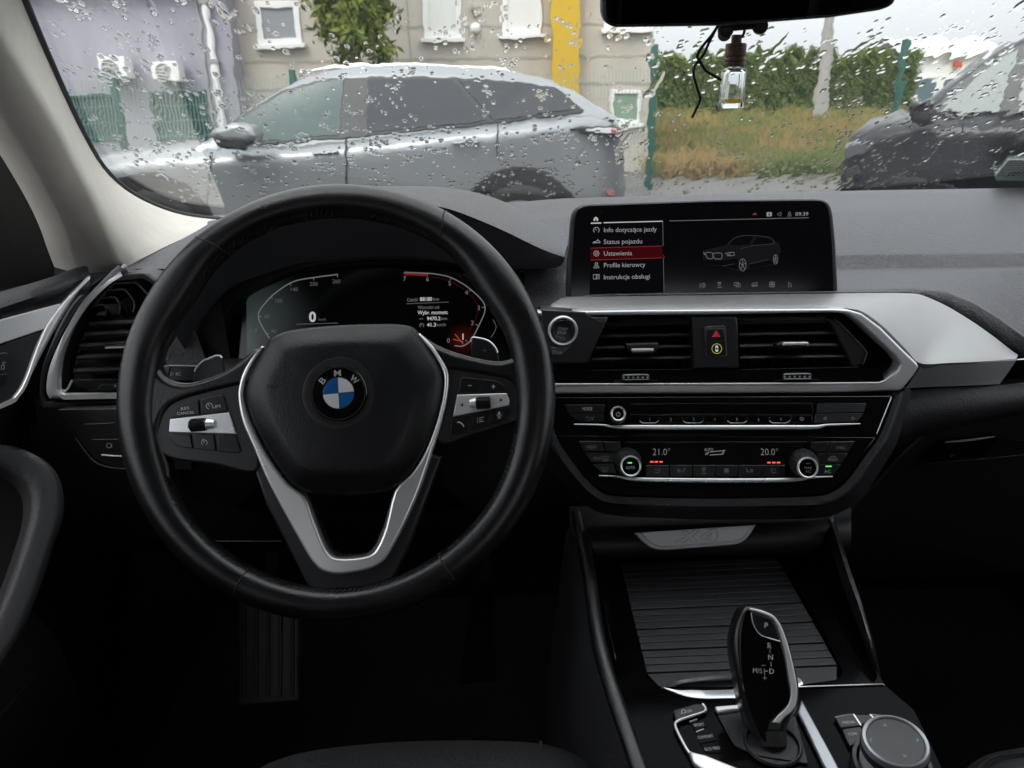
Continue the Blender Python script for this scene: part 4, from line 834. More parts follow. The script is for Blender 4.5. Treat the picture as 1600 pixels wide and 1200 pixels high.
plate('recess', FG, [(1534, 715), (1560, 684), (1604, 690), (1604, 711.5)], .001, .002, PLAST, glove)
lathe('lock', FG, *FG.hit(1490.5, 706.5, .007), [(.0068, .0068), (.0066, .0080), (.0058, .0082), (.0054, .0072), (0, .0072)], GLOSS, hd, 24)
tube('lock_slot', [FG.P(1486.5, 711, .0082), FG.P(1490, 712.6, .0082), (FG.P(1494, 710.8, .0082))], .0004, CHROME, hd, 5)
tube('recess_lip', [FG.P(x, y, .003) for x, y in ((1450, 724), (1530, 717.5), (1604, 710.5))], .0008, DASHDK, glove, 6)
# ================================================================== centre console
ZK = .955
FK = Fr(atZ(1200, 1100, ZK), (0, 0, 1), (1, 0, 0))
con = T('centre_console', 'gloss black centre console with leather edges between the seats', 'console', (.19, .50, .60))
hole = rnd([(969, 879), (1214.5, 867.5), (1267, 947), (1317, 1049, 4), (1309, 1061, 4), (1257, 1068), (1160, 1072), (1031, 1072, 3), (1013, 1061, 3)])
body_o = [(950, 840), (1230, 825), (1300, 900), (1352, 1000), (1382, 1069), (1430, 1110), (1500, 1260), (995, 1260), (964, 1100), (948, 960)]
plate('console_top', FK, [body_o, hole], -.03, 0, CGLOSS, con, .0008)
plate('tray_floor', FK, [(960, 870), (1220, 860), (1330, 1060), (1010, 1075)], -.02, -.012, PLAST, con)
def zrow(pts, n=24): return [atZ(*p) for p in resample(cr(pts, 4), n)]
lw_t = zrow([(902, 806, .985), (911, 850, .985), (921, 900, .985), (932, 985, .982), (949, 1055, .978), (984, 1160, .972), (1006, 1225, .968)])
lw_b = zrow([(948, 842, .955), (950, 880, .955), (951, 930, .955), (956, 1000, .955), (966, 1070, .955), (996, 1170, .955), (1015, 1230, .955)])
sheet('left_inner_wall', [[p + Vector((.006, 0, 0)) for p in lw_t], mixrow(lw_t, lw_b, .5, -.004), lw_b], CGLOSS, con, 70)
bm = bmesh.new(); add_tube(bm, lw_t, .0062, 12); obj('left_bolster', bm, LEATHER, con, 70)
sheet('left_side', [lw_t, [p + Vector((-.012, 0, -.02)) for p in lw_t], [p + Vector((-.03, 0, -.20)) for p in lw_t], [p + Vector((-.04, .02, -.5)) for p in lw_t]], DASHDK, con, 70)
tube('gloss_edge', [atZ(x, y, .972) for x, y in cr([(940, 936), (945, 955), (951, 985), (957, 1008), (962, 1030)], 3)], [.0002] + [.0011] * 11 + [.0004], GLOSS, con, 8)
rw_o = zrow([(1302, 800, .985), (1312, 836, .985), (1322, 871, .985), (1337, 915, .982), (1351, 958, .978), (1361, 1005, .972), (1369, 1050, .960)])
rw_i = zrow([(1280, 800, .980), (1294, 838, .980), (1305, 876, .978), (1319, 922, .974), (1336, 965, .970), (1352, 1010, .963), (1369, 1052, .957)])
rw_b = zrow([(1232, 826, .955), (1262, 868, .955), (1285, 905, .955), (1310, 950, .955), (1332, 985, .955), (1352, 1022, .955), (1371, 1055, .955)])
sheet('right_bolster', [rw_i, mixrow(rw_i, rw_o, .5, .005), rw_o, [p + Vector((.012, 0, -.03)) for p in rw_o], [p + Vector((.03, 0, -.5)) for p in rw_o]], LEATHER, con, 75)
sheet('right_inner_wall', [rw_i, mixrow(rw_i, rw_b, .5, -.003), rw_b], CGLOSS, con, 70)
# front wall of the tray, dark, up to the dash
fw = lambda y, Y: [atY(x, y - (x - 930) * .03, Y) for x in (890, 960, 1060, 1180, 1280, 1330)]
sheet('front_wall', [fw(790, .74), fw(815, .70), fw(832, .675), fw(864, .664), fw(880, .672), fw(886, .68)], PLAST, con, 70)

FB = Fr(atY(1088, 838, .655), (0, -math.cos(R_(38)), math.sin(R_(38))))
badge = T('badge_plate', 'satin silver plate embossed X4 at the front of the console', 'badge', FB.P(1088, 858))
bp_ = plate('plate', FB, rnd([(991, 832.4, 2), (1182, 819.6, 2), (1167, 842, 10), (1154, 850.3, 10), (1042, 859.3, 8), (1022, 858, 12), (1009, 851, 10)]), -.003, .0016, SILVERL, badge, .001)
plate('face', FB, rnd([(1001, 832), (1173, 820.8), (1158, 841, 10), (1150, 845, 8), (1042, 854, 8), (1026, 853, 10), (1014, 846, 8)]), .001, .0028, M('badge_face', (.72, .73, .74), .45, metal=.15, bump=('noise', 2500, .06, .0002)), badge, .0008)
FB2 = FB.shift(.0029)
X4 = [[(1064, 829.5), (1071.5, 829), (1077, 834.5), (1085, 828.3), (1093, 827.8), (1081.5, 838.5), (1089.5, 846.5), (1081.5, 847), (1076.5, 842), (1068, 847.8), (1055, 848), (1072, 838.3), (1064, 829.5)],
      [(1113, 826.8), (1120.5, 826.4), (1119.6, 836.5), (1122, 836.3), (1121, 840.4), (1118.8, 840.6), (1118, 844.6), (1110.5, 845), (1111, 841.3), (1094, 842.2), (1095.5, 837.8), (1113, 826.8)], [(1112.2, 832), (1103, 838), (1111.4, 837.4), (1112.2, 832)]]
strokes('embossed_X4', FB2, X4, 1.0, EMBOSS, badge, h=.0001)
plate('embossed_letter', FB2, [X4[0][:-1]], -.0002, .0008, bpy.data.materials['badge_face'], badge, .0003); plate('embossed_letter', FB2, [X4[1][:-1], X4[2][:-1]], -.0002, .0008, bpy.data.materials['badge_face'], badge, .0003)

shut = T('roller_shutter', 'ribbed black roller shutter closed over the console tray', 'shutter', FK.P(1150, 970))
a0, a1 = Vector(FK.hit(970, 880)), Vector(FK.hit(1014, 1062)); c0, c1 = Vector(FK.hit(1213.5, 868.5)), Vector(FK.hit(1315.5, 1050))
NSL = 18; SHM = M('shutter_slat', (.014, .014, .016), .42, spec=.45, bump=('noise', 1500, .06, .0003), rvary=(50, .05))
for i in range(NSL):
    t0_, t1_ = i / NSL + .003, (i + 1) / NSL - .003
    q = [a0.lerp(a1, t0_), c0.lerp(c1, t0_), c0.lerp(c1, t1_), a0.lerp(a1, t1_)]
    if i == NSL - 1: q = [q[0], q[1], Vector(FK.hit(1307, 1060)), Vector(FK.hit(1257, 1067)), Vector(FK.hit(1160, 1071)), Vector(FK.hit(1031, 1071))]
    plate('slat', FK, [[tuple(p) for p in q]], -.005, -.0012 + .0004 * math.sin(i * 2.1), SHM, shut, .0006, 2, local=True)
# silver pull of the shutter
hd_t = [FK.P(x, y, h) for x, y, h in cr([(1033, 1072.6, .002), (1052, 1066, .004), (1073, 1060.5, .005), (1103, 1056.2, .006), (1130, 1054.4, .006), (1160, 1053, .006), (1200, 1052, .006), (1235, 1053.5, .004), (1252, 1062, .002)], 3)]
hd_m = [FK.P(x, y, h) for x, y, h in cr([(1034, 1073.2, .001), (1055, 1069.5, -.002), (1075, 1068, -.004), (1103, 1066, -.004), (1130, 1065, -.004), (1160, 1064, -.004), (1200, 1063, -.004), (1235, 1063, -.003), (1253, 1064, .001)], 3)]
hd_n = [FK.P(x, y, h) for x, y, h in cr([(1036, 1074, .001), (1060, 1078.3, .001), (1077, 1078.2, .001), (1103, 1078.6, .001), (1130, 1078, .001), (1160, 1077, .001), (1200, 1076, .001), (1235, 1072, .001), (1254, 1066, .001)], 3)]
hd_b = [FK.P(x, y, h) for x, y, h in cr([(1040, 1076.5, .0005), (1062, 1084.4, .001), (1079, 1089, .001), (1103, 1091, .001), (1130, 1090.7, .001), (1160, 1090, .001), (1200, 1087, .001), (1235, 1079, .001), (1255, 1069, .0005)], 3)]
bm = bmesh.new(); add_grid(bm, [[p - FK.n * .004 for p in hd_t], hd_t, mixrow(hd_t, hd_m, .15, -.0005), mixrow(hd_t, hd_m, .5, -.002), hd_m, mixrow(hd_m, hd_n, .85, -.0012), hd_n, mixrow(hd_n, hd_b, .9, .0002), hd_b, [p - FK.n * .004 for p in hd_b]]); face_cam(bm)
obj('pull', bm, BRUSH, shut, 45, False)
tube('chrome_line', [FK.P(x, y, .001) for x, y in ((1240, 1073.6), (1320, 1071), (1379, 1068.8), (1382, 1070.5))], .0006, BRUSH, con, 6)

# gear area
gp = plate('selector_plate', FK, rnd([(1121, 1117.5, 2), (1168, 1110), (1243, 1119), (1263, 1193, 2), (1187, 1181), (1148, 1165, 6)]), .0005, .002, DASHDK, con, .0006)
plate('silver_tab', FK, rnd([(1116.5, 1103, 3), (1168, 1098.5), (1170, 1106.5), (1122, 1111.5, 3)]), .0005, .0042, BRUSH, con, .0012)
plate('silver_rail', FK, [(1252.5, 1091.5), (1318, 1212), (1296, 1212), (1246, 1112)], .0005, .0045, SILVER, con, .0016, 3)
gear = T('gear_selector', 'gloss black gear selector with silver edge marked P R N D', 'gear selector', FK.P(1207, 1162, .002))
gtop = atD(1190, 950, .580); gbase = FK.P(1207, 1164, .004)
ax = (gtop - gbase).normalized(); FL = Fr(gbase.lerp(gtop, .5), Vector((1, 0, 0)).cross(ax), (1, 0, -.12))
lathe('collar', FK, *FK.hit(1207, 1163, .002), [(.0205, .0022), (.0195, .0040), (.0185, .0040), (.0165, .0010), (0, .0008)], DASHDK, gear, 40)
tube('shaft', [FK.P(1207, 1164, 0), FK.P(1207, 1164, 0) + ax * .010], .0100, RUBBER, gear, 20)
g_out = cr([(1163, 949), (1172, 945.6), (1186, 948), (1207, 956), (1219, 967), (1227, 983), (1237, 1012), (1249, 1057), (1252, 1085), (1248.5, 1107), (1239, 1125), (1232, 1141), (1228.5, 1160), (1222, 1168.5), (1196, 1167.5), (1190, 1162), (1179, 1146), (1163, 1107), (1152.5, 1056), (1146.5, 1015), (1148, 988), (1156, 962)], 3, True)
plate('body', FL, g_out, -.024, 0, GLOSSB, gear, .006, 4)
s_out = cr([(1170, 949.5), (1188, 953), (1207, 960.4), (1217, 971), (1226, 990), (1236, 1022), (1246.5, 1072), (1245, 1100), (1238, 1112), (1226, 1122), (1219, 1131)], 3)
s_in = cr([(1207, 1129), (1217, 1117), (1231, 1103), (1236.5, 1085), (1233, 1058), (1227, 1022), (1219, 993), (1212.5, 975.5), (1203, 964.5), (1186, 958), (1172, 953.6)], 3)
plate('silver_edge', FL, s_out + s_in, -.004, .0028, SILVERL, gear, .0012, 3)
f_out = cr([(1167, 953), (1176, 955.5), (1203, 965.4), (1211.8, 976), (1226, 1022), (1232, 1058), (1235.5, 1085), (1230, 1102.5), (1216, 1115), (1203, 1129), (1199, 1157), (1193, 1157), (1181, 1135), (1167, 1095), (1158, 1050), (1156, 1000), (1160, 970)], 3, True)
gf = plate('face', FL, f_out, -.004, .0022, GLOSS, gear, .0008)
pb = plate('park_button', FL, rnd([(1174.5, 956.5), (1203, 966, 3), (1212, 977), (1220, 1001.5, 2), (1187, 990.5, 8), (1177.5, 975, 6)]), .001, .0030, GLOSSB, gear, .0006)
tube('button_edge', [FL.P(x, y, .0030) for x, y in cr([(1173.6, 957), (1177, 975), (1187, 991), (1203, 997.5), (1219.5, 1002.3)], 3)], [.00025] * 9 + [.0005] * 4, BRUSH, pb, 6)
text('legend', FL, 'P', 1197, 977, 8.2, PRINT, pb, h=.0032, rot=-8, bold=.02)
for s, x, y, cap in (('R', 1202, 1008.8, 8), ('N', 1204, 1026.8, 8), ('D', 1205.6, 1048.8, 8)): text('legend', FL, s, x, y, cap, PRINT, gf, h=.0025, rot=-6, bold=.015)
text('legend', FL, 'M/S', 1183.5, 1048, 7.6, PRINT, gf, h=.0025, rot=-4, w=14.5)
strokes('legend', FL, [[(1202.8, 1014.5), (1203.2, 1020.5)], [(1204.6, 1034), (1205, 1042)], [(1194, 1044), (1194.8, 1055)], [(1194.6, 1048.6), (1200, 1048.3)], [(1190.5, 1040), (1196, 1039.6)], [(1191.5, 1059.6), (1198, 1059.2)], [(1194.6, 1056.4), (1195, 1062.6)]], .9, PRINT, gf, h=.0025)
# drive mode switches
mode = T('drive_mode_switches', 'strip of drive mode switches reading SPORT COMFORT ECO PRO with chrome edge', 'switch', FK.P(1095, 1150))
q = plate('traction_button', FK, rnd([(1051, 1110, 3), (1091, 1098.5, 3), (1099.5, 1102, 4), (1101, 1110, 3), (1056, 1124.5, 2)]), .0003, .0040, PLASTG, mode, .0008)
text('legend', FK, 'OFF', 1077, 1111, 3.6, PRINT, q, h=.0042, rot=10, w=9); strokes('legend', FK, [circ(1068, 1111.6, 2.8, 12) + [circ(1068, 1111.6, 2.8, 12)[0]], [(1064, 1115), (1072, 1113.6)]], 1.3, PRINT, q, h=.0042)
tube('chrome_edge', [FK.P(x, y, .003) for x, y in cr([(1098, 1100.5), (1101.8, 1106), (1100, 1112.5), (1080, 1119), (1060, 1126), (1055, 1132), (1058, 1142), (1066, 1158), (1074, 1172), (1082, 1182)], 3)], .0011, BRUSH, mode, 8)
plate('chrome_foot', FK, rnd([(1076, 1172, 3), (1084, 1174.5, 4), (1103, 1179), (1160, 1202), (1165, 1225), (1110, 1210), (1083, 1190, 5)]), .0003, .0050, BRUSH, mode, .0015, 3)
for s, x, y, w, pts in (('SPORT', 1092, 1132.4, 16, [(1078, 1126), (1101, 1119), (1107, 1134), (1085, 1141)]), ('COMFORT', 1102, 1151, 24.5, [(1086, 1143), (1108, 1136), (1121, 1156), (1094, 1162)]), ('ECO PRO', 1112.7, 1169.5, 23, [(1095, 1164), (1122, 1158), (1134, 1176), (1104, 1176)])):
    q = plate('mode_button', FK, pts, -.002, .0006, CGLOSS, mode, .0002); text('legend', FK, s, x, y, 4.4, PRINT, q, h=.0009, rot=7, w=w)
for x, y in ((1083.3, 1125.3), (1093.5, 1141)): plate('mode_light', FK, [(x - 6, y + 1.2), (x + 6, y - 3), (x + 6.4, y - 1.6), (x - 5.4, y + 3)], .0004, .0012, PRINT, mode)
# rotary controller
idr = T('rotary_controller', 'round touch controller knob with satin ring on the console', 'controller', FK.P(1385, 1190))
kc = atZ(1399, 1157, .986); FI = Fr(kc, (-.10, -.10, 1), (1, 0, 0))
lathe('base_ring', FI, 0, 0, [(.0262, -.033), (.0262, -.024), (.0250, -.021), (.0225, -.021)], PLASTG, idr, 56)
lathe('skirt', FI, 0, 0, [(.0205, -.030), (.0205, -.012), (.0200, -.010)], BRUSH, idr, 56)
lathe('band', FI, 0, 0, [(.0200, -.012), (.0213, -.010), (.0216, -.006), (.0208, -.003)], RUBBER, idr, 56)
lathe('ring', FI, 0, 0, [(.0212, -.0040), (.0211, -.0014), (.0203, .0004), (.0191, .0008), (.0182, .0002), (.0181, -.0010)], SILVER, idr, 64)
kf = lathe('touch_pad', FI, 0, 0, [(.0182, -.0010), (.0177, -.0004), (.012, -.0010), (0, -.0012)], M('touch_pad_grey', (.026, .026, .029), .38, rvary=(60, .05)), idr, 56)
for px_, py_, d in ((1383, 1133, (0, -1)), (1361, 1156.5, (-1, 0)), (1433, 1156.5, (1, 0)), (1413.5, 1181, (0, 1))):
    s_ = 2.4; p0 = (px_ - d[0] * 1.0 + d[1] * s_, py_ - d[1] * 1.8 + abs(d[0]) * s_); p1 = (px_ + d[0] * 1.8, py_ + d[1] * 1.8); p2 = (px_ - d[0] * 1.0 - d[1] * s_, py_ - d[1] * 1.8 - abs(d[0]) * s_)
    strokes('arrow_mark', FI, [[p0, p1, p2]], .9, PRINT, kf, h=.0004)
for pts, s, x, y in (([(1304.5, 1120.5), (1333, 1116.4), (1344, 1133), (1314, 1137)], 'MEDIA', 1326, 1128.4), ([(1315, 1139), (1345, 1134.6), (1352, 1152), (1328, 1166)], 'COM', 1332, 1146.6), ([(1335, 1116), (1359, 1116.2), (1367, 1124), (1346, 1132)], '', 0, 0), ([(1361, 1116.4), (1384, 1119, 4), (1394, 1124.5), (1369, 1124)], '', 0, 0)):
    q = plate('menu_key', FK, rnd(pts), .0003, .0036, PLASTG, idr, .0008)
    if s: text('legend', FK, s, x, y, 4.0, PRINT, q, h=.0038, rot=3, w=19 if s == 'MEDIA' else 13)
tube('key_edge', [FK.P(x, y, .0036) for x, y in ((1304.5, 1120.8), (1318, 1118), (1333, 1116.4))], .0006, BRUSH, idr, 6)
tube('key_edge', [FK.P(x, y, .0038) for x, y in ((1334, 1116.4), (1345.5, 1134))], .0007, BRUSH, idr, 6); tube('key_edge', [FK.P(x, y, .0038) for x, y in ((1359.5, 1116.6), (1368, 1125))], .0007, BRUSH, idr, 6)
tube('key_edge', [FK.P(x, y, .0036) for x, y in ((1362, 1116.4), (1380, 1118.6), (1391, 1122.6), (1394, 1125))], .0005, BRUSH, idr, 6)

# ================================================================== left end of the dash: air vent and light switches
FLV = Fr(atD(150, 540, .865), (.22, -1, .13))
lv = T('side_air_vent', 'black side air vent in a curved silver frame left of the wheel', 'air vent', FLV.P(150, 630))
lo_ = cr([(194, 418.5), (162.5, 438.5), (130, 471), (104, 510), (84.5, 549), (73, 581.5), (70, 612), (76, 626)], 4) + [(250, 620)]
li_ = [(250, 613.4), (102, 616)] + list(reversed(cr([(192, 420.5), (171, 440.7), (138.7, 475), (117, 510), (104, 540), (96.4, 568.5), (94.8, 605), (98, 613)], 4)))
plate('silver_frame', FLV, lo_ + li_, -.02, .006, SILVERL, lv, .0062, 5)
ou_ = cr([(176, 421), (146, 441), (113, 473), (92, 508), (74, 548), (62.5, 585), (61, 622), (66, 640)], 4) + [(260, 634), (260, 622)] + list(reversed(cr([(180, 421), (160, 440), (128.5, 471), (102.5, 510), (83, 549), (71, 581.5), (68, 612), (74, 628)], 4)))
plate('outer_lip', FLV, ou_, -.03, -.001, PLASTG, lv, .003, 3)
plate('recess', FLV, [(85, 420), (270, 420), (270, 625), (85, 625)], -.065, -.062, PLAST, lv)
inw = cr([(184, 432), (168, 446), (137, 480), (116, 513), (103, 543), (97, 570), (96, 610)], 4)
sheet('inner_wall', [[FLV.P(x, y, .002) for x, y in inw], [FLV.P(x + 12, y + 2, -.008) for x, y in inw], [FLV.P(x + 20, y + 3, -.05) for x, y in inw]], PLASTG, lv, 60)
for x0, y0, x1, y1 in ((139, 507.5, 255, 502), (131, 524.5, 255, 517), (124, 542, 255, 535), (119, 560, 255, 553), (114, 581, 255, 576)):
    slat(FLV, x0, y0, x1, y1, lv, .034, .0030)
for path in ([(176, 443), (212, 440.7), (229, 458), (240, 472)], [(166, 453.5), (193, 451.3), (204, 462), (211, 475), (208, 488)], [(152, 466), (180, 464), (188.5, 477.5), (186, 489.4)], [(142, 478), (161.4, 475.3), (167, 484), (162.5, 492.7)]):
    c = rnd([(x, y, 5) for x, y in path], 4, False)
    sheet('guide_rib', [[FLV.P(x, y, -.004) for x, y in c], [FLV.P(x + 1.6, y + 1.8, -.004) for x, y in c], [FLV.P(x + 9, y + 10, -.045) for x, y in c]], PLASTG, lv, 30, .0012)
    tube('rib_edge', [FLV.P(x, y, -.003) for x, y in c], .0010, DASH, lv, 6)
plate('upper_frame', FLV, rnd([(180, 430), (226, 426.5, 6), (262, 452), (262, 462), (224, 436, 6), (176, 441)]), -.01, .004, DASHDK, lv, .0018)
for k in range(3):
    x, y = 176 - 10 * k, 447 + 11 * k
    plate('wall_step', FLV, [(x - 10, y + 6), (x - 2, y - 4), (x + 3, y - 4), (x - 3, y + 6)], -.012, -.002, PLASTG, lv, .0006)
plate('gloss_foot', FLV, rnd([(104, 613.5), (114, 593.5), (255, 590), (255, 612)]), -.01, .0005, GLOSS, lv, .0006)
tube('foot_edge', [FLV.P(x, y, .001) for x, y in ((113, 594), (107, 606), (102, 611), (99, 609))], .0012, BRUSH, lv, 6)
q = plate('vent_tab', FLV, rnd([(161, 540, 2), (255, 536), (255, 545), (163, 546, 2)]), -.012, .003, PLASTG, lv, .001)
tube('tab_bar', [FLV.P(x, y, .0035) for x, y in ((164.7, 543.4), (255, 541))], .0011, BRUSH, q, 6)
q = plate('thumbwheel', FLV, rnd([(157, 610), (160, 602, 3), (165, 600.5, 2), (255, 598), (255, 609)]), 0, .003, GLOSSB, lv, .0008)
tube('thumbwheel_rim', [FLV.P(x, y, .0033) for x, y in ((155, 608), (157, 603), (163, 600.8))], .0010, DASH, q, 6)
for x in (180, 190, 200): plate('pip', FLV, [(x - 1, 602), (x + 1, 602), (x + 1, 604.6), (x - 1, 604.6)], .003, .0035, PRINT, q)
# dash skin at the far left, under the pillar
dl_t = PY(cr([(150, 447, .87), (172, 430, .89), (193, 418.8, .91), (230, 401, .97), (270, 381, 1.03), (305, 362, 1.08), (335, 344, 1.12)], 4))
dl_m = PY(cr([(156, 452, .862), (178, 436, .875), (200, 427, .885), (232, 415, .93), (270, 398, .96), (305, 385, .99), (345, 370, 1.02)], 4))
dl_b = PY(cr([(170, 452, .868), (190, 440, .868), (215, 432, .868), (243, 438, .868), (270, 470, .868), (290, 500, .865), (335, 500, .86)], 4))
sheet('dash_corner', [up_(dl_t, -.01, .01), dl_t, mixrow(dl_t, dl_m, .3, .003), dl_m, mixrow(dl_m, dl_b, .5, .004), dl_b, up_(dl_b, -.02, .02)], DASH, dash, 70)
side_p = [[atY(x, y, Y) for x, y, Y in r] for r in ([(262, 470, .87), (292, 502, .862), (318, 499, .86), (345, 470, .865)], [(262, 520, .865), (296, 530, .86), (322, 556, .86), (360, 560, .865)], [(258, 580, .86), (290, 590, .86), (330, 600, .86), (380, 620, .86)])]
sheet('binnacle_cheek', side_p, DASHDK, dash, 60)
plate('cheek_panel', Fr(atY(295, 540, .845), (.1, -1, .15)), [(292, 506), (299, 505), (322, 562), (300, 600), (262, 600), (258, 550)], -.004, 0, DASH, dash, .001)
FLS = Fr(atD(190, 690, .85), (.05, -math.cos(R_(12)), math.sin(R_(12))))
ls = T('light_switch_panel', 'black light switch panel with a fog lamp mark left of the wheel', 'switch panel', FLS.P(170, 740))
plate('panel', FLS, rnd([(90, 640), (300, 634), (300, 735), (190, 733, 16), (150, 722, 14), (118, 680, 14)]), -.02, 0, GLOSSB, ls, .0015)
tube('panel_edge', [FLS.P(x, y, .001) for x, y in cr([(118, 684), (134, 707), (150, 723), (170, 730), (200, 732.5), (260, 733)], 3)], .0009, DASHDK, ls, 6)
for a, b_ in (((133, 663), (178, 661)), ((144, 687), (186, 686.5))): tube('key_line', [FLS.P(*a, .0006), FLS.P(*b_, .0006)], .0004, DASH, ls, 5)
tube('bright_edge', [FLS.P(159, 710.8, .001), FLS.P(180, 712.6, .001), FLS.P(215, 713.5, .001)], .0009, BRUSH, ls, 6)
strokes('fog_mark', FLS, [circ(170, 696.2, 3.6, 14) + [circ(170, 696.2, 3.6, 14)[0]], [(175, 693), (174, 696), (175, 699.4)]], 1.0, M('amber_print', (.36, .26, .20), .5), ls, h=.0006)
# lower dash skin
kx = [40, 120, 220, 340, 460, 580, 700, 800, 880, 930]
def krow(y, Y, z=0): return [atY(x, y, Y) for x in kx]
sheet('lower_dash', [krow(620, .87), krow(650, .862), krow(700, .855), krow(780, .845), krow(845, .85), krow(858, .87), krow(862, 1.0)], PLAST, dash, 60)
tube('lower_dash_edge', [atY(x, 846, .848) for x in (290, 350, 440)], .0012, PLAST, dash, 6)
sheet('right_lower_dash', [[atY(x, y, Y) for x in (1290, 1400, 1500, 1640)] for y, Y in ((800, .80), (890, .80), (905, .84), (910, 1.0))], PLAST, dash, 60)

# ================================================================== driver's door
FD = Fr(atD(60, 540, .80), (.78, -.62, .17))
door = T('driver_door', 'black driver door with silver trim and curved padded armrest', 'door', FD.P(30, 1150))
box('door_shell', (-.70, -1.0, .45), (-.585, .86, 1.17), PLAST, door)
up_a = [(-420, 570), (-160, 500), (-60, 474), (0, 456), (70, 436), (130, 415.5), (140, 428)]
dt = [FD.P(x, y, -.012) for x, y in cr(up_a, 4)]; dmid = [FD.P(x, y, .008) for x, y in cr([(-420, 625), (-160, 540), (-60, 505), (0, 482), (60, 462), (112, 444), (140, 430)], 4)]; db = [FD.P(x, y, 0) for x, y in cr([(-420, 640), (-160, 560), (-60, 520), (0, 500), (60, 484), (100, 472), (138, 432)], 4)]
sheet('upper_pad', [up_(dt, -.03), dt, mixrow(dt, dmid, .6, .003), dmid, mixrow(dmid, db, .6, .001), db], DASHDK, door, 75)
plate('silver_inlay', FD, [(-420, 627), (-160, 548), (0, 499.5), (97, 473.5), (84, 492), (71, 513.5), (0, 538), (-160, 590), (-420, 675)], -.012, .003, SILVERL, door, .001)
dpan = plate('lower_panel', FD, [(-420, 677), (-160, 592), (0, 539.5), (70, 515), (54, 553), (40, 592), (26, 618), (0, 634), (-160, 690), (-420, 781)], -.012, .0, PLASTG, door, .001)
so = cr([(144, 430), (121.4, 460), (95.3, 501), (69.3, 549), (49.8, 588), (34.7, 618), (0, 638), (-160, 700), (-420, 795)], 4); si = cr([(-420, 787), (-160, 692), (0, 633), (25, 617), (40, 592), (54, 553), (70.4, 514), (91, 482), (112.7, 456), (138.7, 430)], 4)
plate('silver_strip', FD, so + si, -.006, .006, SILVERL, door, .0035, 4)
for y0, y1 in ((552, 583), (585, 600)): 
    q = plate('door_button', FD, rnd([(-30, y0 + 4), (10, y0 - 2, 4), (14, y0 + 2, 3), (9, y1, 3), (-30, y1 + 4)]), -.002, .003, GLOSSB, door, .001)
strokes('lock_mark', FD, [[(2, 571), (6.5, 570), (6.5, 576.5), (2, 577.5), (2, 571)], [(5, 570), (4.5, 566.5), (7.5, 565.5), (8.2, 568)]], .9, PRINT, door, h=.0034)
FA = Fr(atD(50, 820, .66), (.62, -.62, .48))
ao = cr([(-60, 690), (0, 697), (30, 701), (56, 712), (76, 728), (90, 752), (95.5, 790), (90, 822), (79, 852), (58, 915), (30, 985), (0, 1036), (-60, 1120)], 4)
ai = cr([(-60, 722), (0, 729), (18, 737), (36, 752), (46, 772), (47, 795), (43, 820), (34, 850), (23, 883), (0, 943), (-30, 1000), (-60, 1050), (-100, 1100)], 4)
Ao = [FA.P(x, y, 0) for x, y in resample(ao, 44)]; Ai = [FA.P(x, y, -.006) for x, y in resample(ai, 44)]
sheet('armrest', [[p - FA.n * .05 for p in Ai], Ai, mixrow(Ai, Ao, .12, .004), mixrow(Ai, Ao, .5, .009), mixrow(Ai, Ao, .88, .004), Ao, [p - FA.n * .02 + FA.u * .006 for p in Ao], [p - FA.n * .09 for p in Ao]], M('door_grip_skin', (.040, .040, .043), .5, bump=('leather', 500, .4, .0008)), door, 75)
plate('armrest_well', FA, [(-160, 700), (60, 720), (60, 900), (-160, 1150)], -.055, -.05, PLAST, door)
sheet('map_pocket', [[Vector((-.585 + a, y, z)) for y in (.20, .45, .62, .76)] for z, a in ((.86, .0), (.80, .035), (.70, .045), (.52, .03))], PLAST, door, 70)
tube('pocket_edge', [Vector((-.552, y, .80 - .05 * (y - .4))) for y in (.2, .35, .5, .65, .76)], .004, DASHDK, door, 6)
box('kick_panel', (-.70, .86, .45), (-.575, 1.30, 1.19), CARPET, door)
# door window frame and mirror corner
plate('mirror_corner', Fr(atD(60, 340, .93), (.7, -.7, .05)), [(-150, 160), (-40, 120), (0, 180), (55, 258), (92, 322), (112, 385), (128, 418), (60, 440), (0, 458), (-150, 505)], -.02, 0, PLAST, door, .002)
# ================================================================== windscreen pillar
def onglass(x, y, off=0.0):
    d = ray(x, y); t = ((GFR.o + GFR.n * off) - CAM).dot(GFR.n) / d.dot(GFR.n); return CAM + d * t
pil = T('windscreen_pillar', 'pale woven fabric windscreen pillar left of the glass', 'pillar', atY(170, 420, .90))
rows3 = [((-90, 30), (-45, -40), (5, -80)), ((-60, 60), (-25, 5), (20, -40)), ((-30, 120), (2, 62), (35, 0)), ((5, 185), (40, 126), (62, 65)), ((40, 240), (78, 188), (100, 150)), ((70, 292), (108, 246), (130, 212)), ((92, 335), (136, 300), (160, 262)), ((106, 370), (157, 345), (195, 296)), ((113, 394), (171, 380), (240, 321)), ((118, 410), (181, 403), (290, 337)), ((124, 428), (192, 420), (350, 344.5))]
rows3 = cr([tuple(c for p in r for c in p) for r in rows3], 3)
G = []; edgeP = []
for i, r in enumerate(rows3):
    L, C, Rr = r[0:2], r[2:4], r[4:6]; t = i / (len(rows3) - 1)
    gR = onglass(*Rr, .012); edgeP.append(onglass(*Rr, .008))
    pC = atY(*C, .66 + .235 * t); pL = atY(*L, .66 + .20 * t)
    row = [pL + Vector((-.05, .04, 0)), pL, pL.lerp(pC, .5) + Vector((.004, -.004, 0)), pL.lerp(pC, .85) + Vector((.006, -.004, .001)), pC + Vector((.004, -.001, .002)), pC.lerp(gR, .12) + Vector((.004, 0, .003)), pC.lerp(gR, .35) + Vector((.002, 0, .003)), pC.lerp(gR, .7) + Vector((0, 0, .002)), gR, gR + Vector((-.006, .010, -.004))]
    G.append(row)
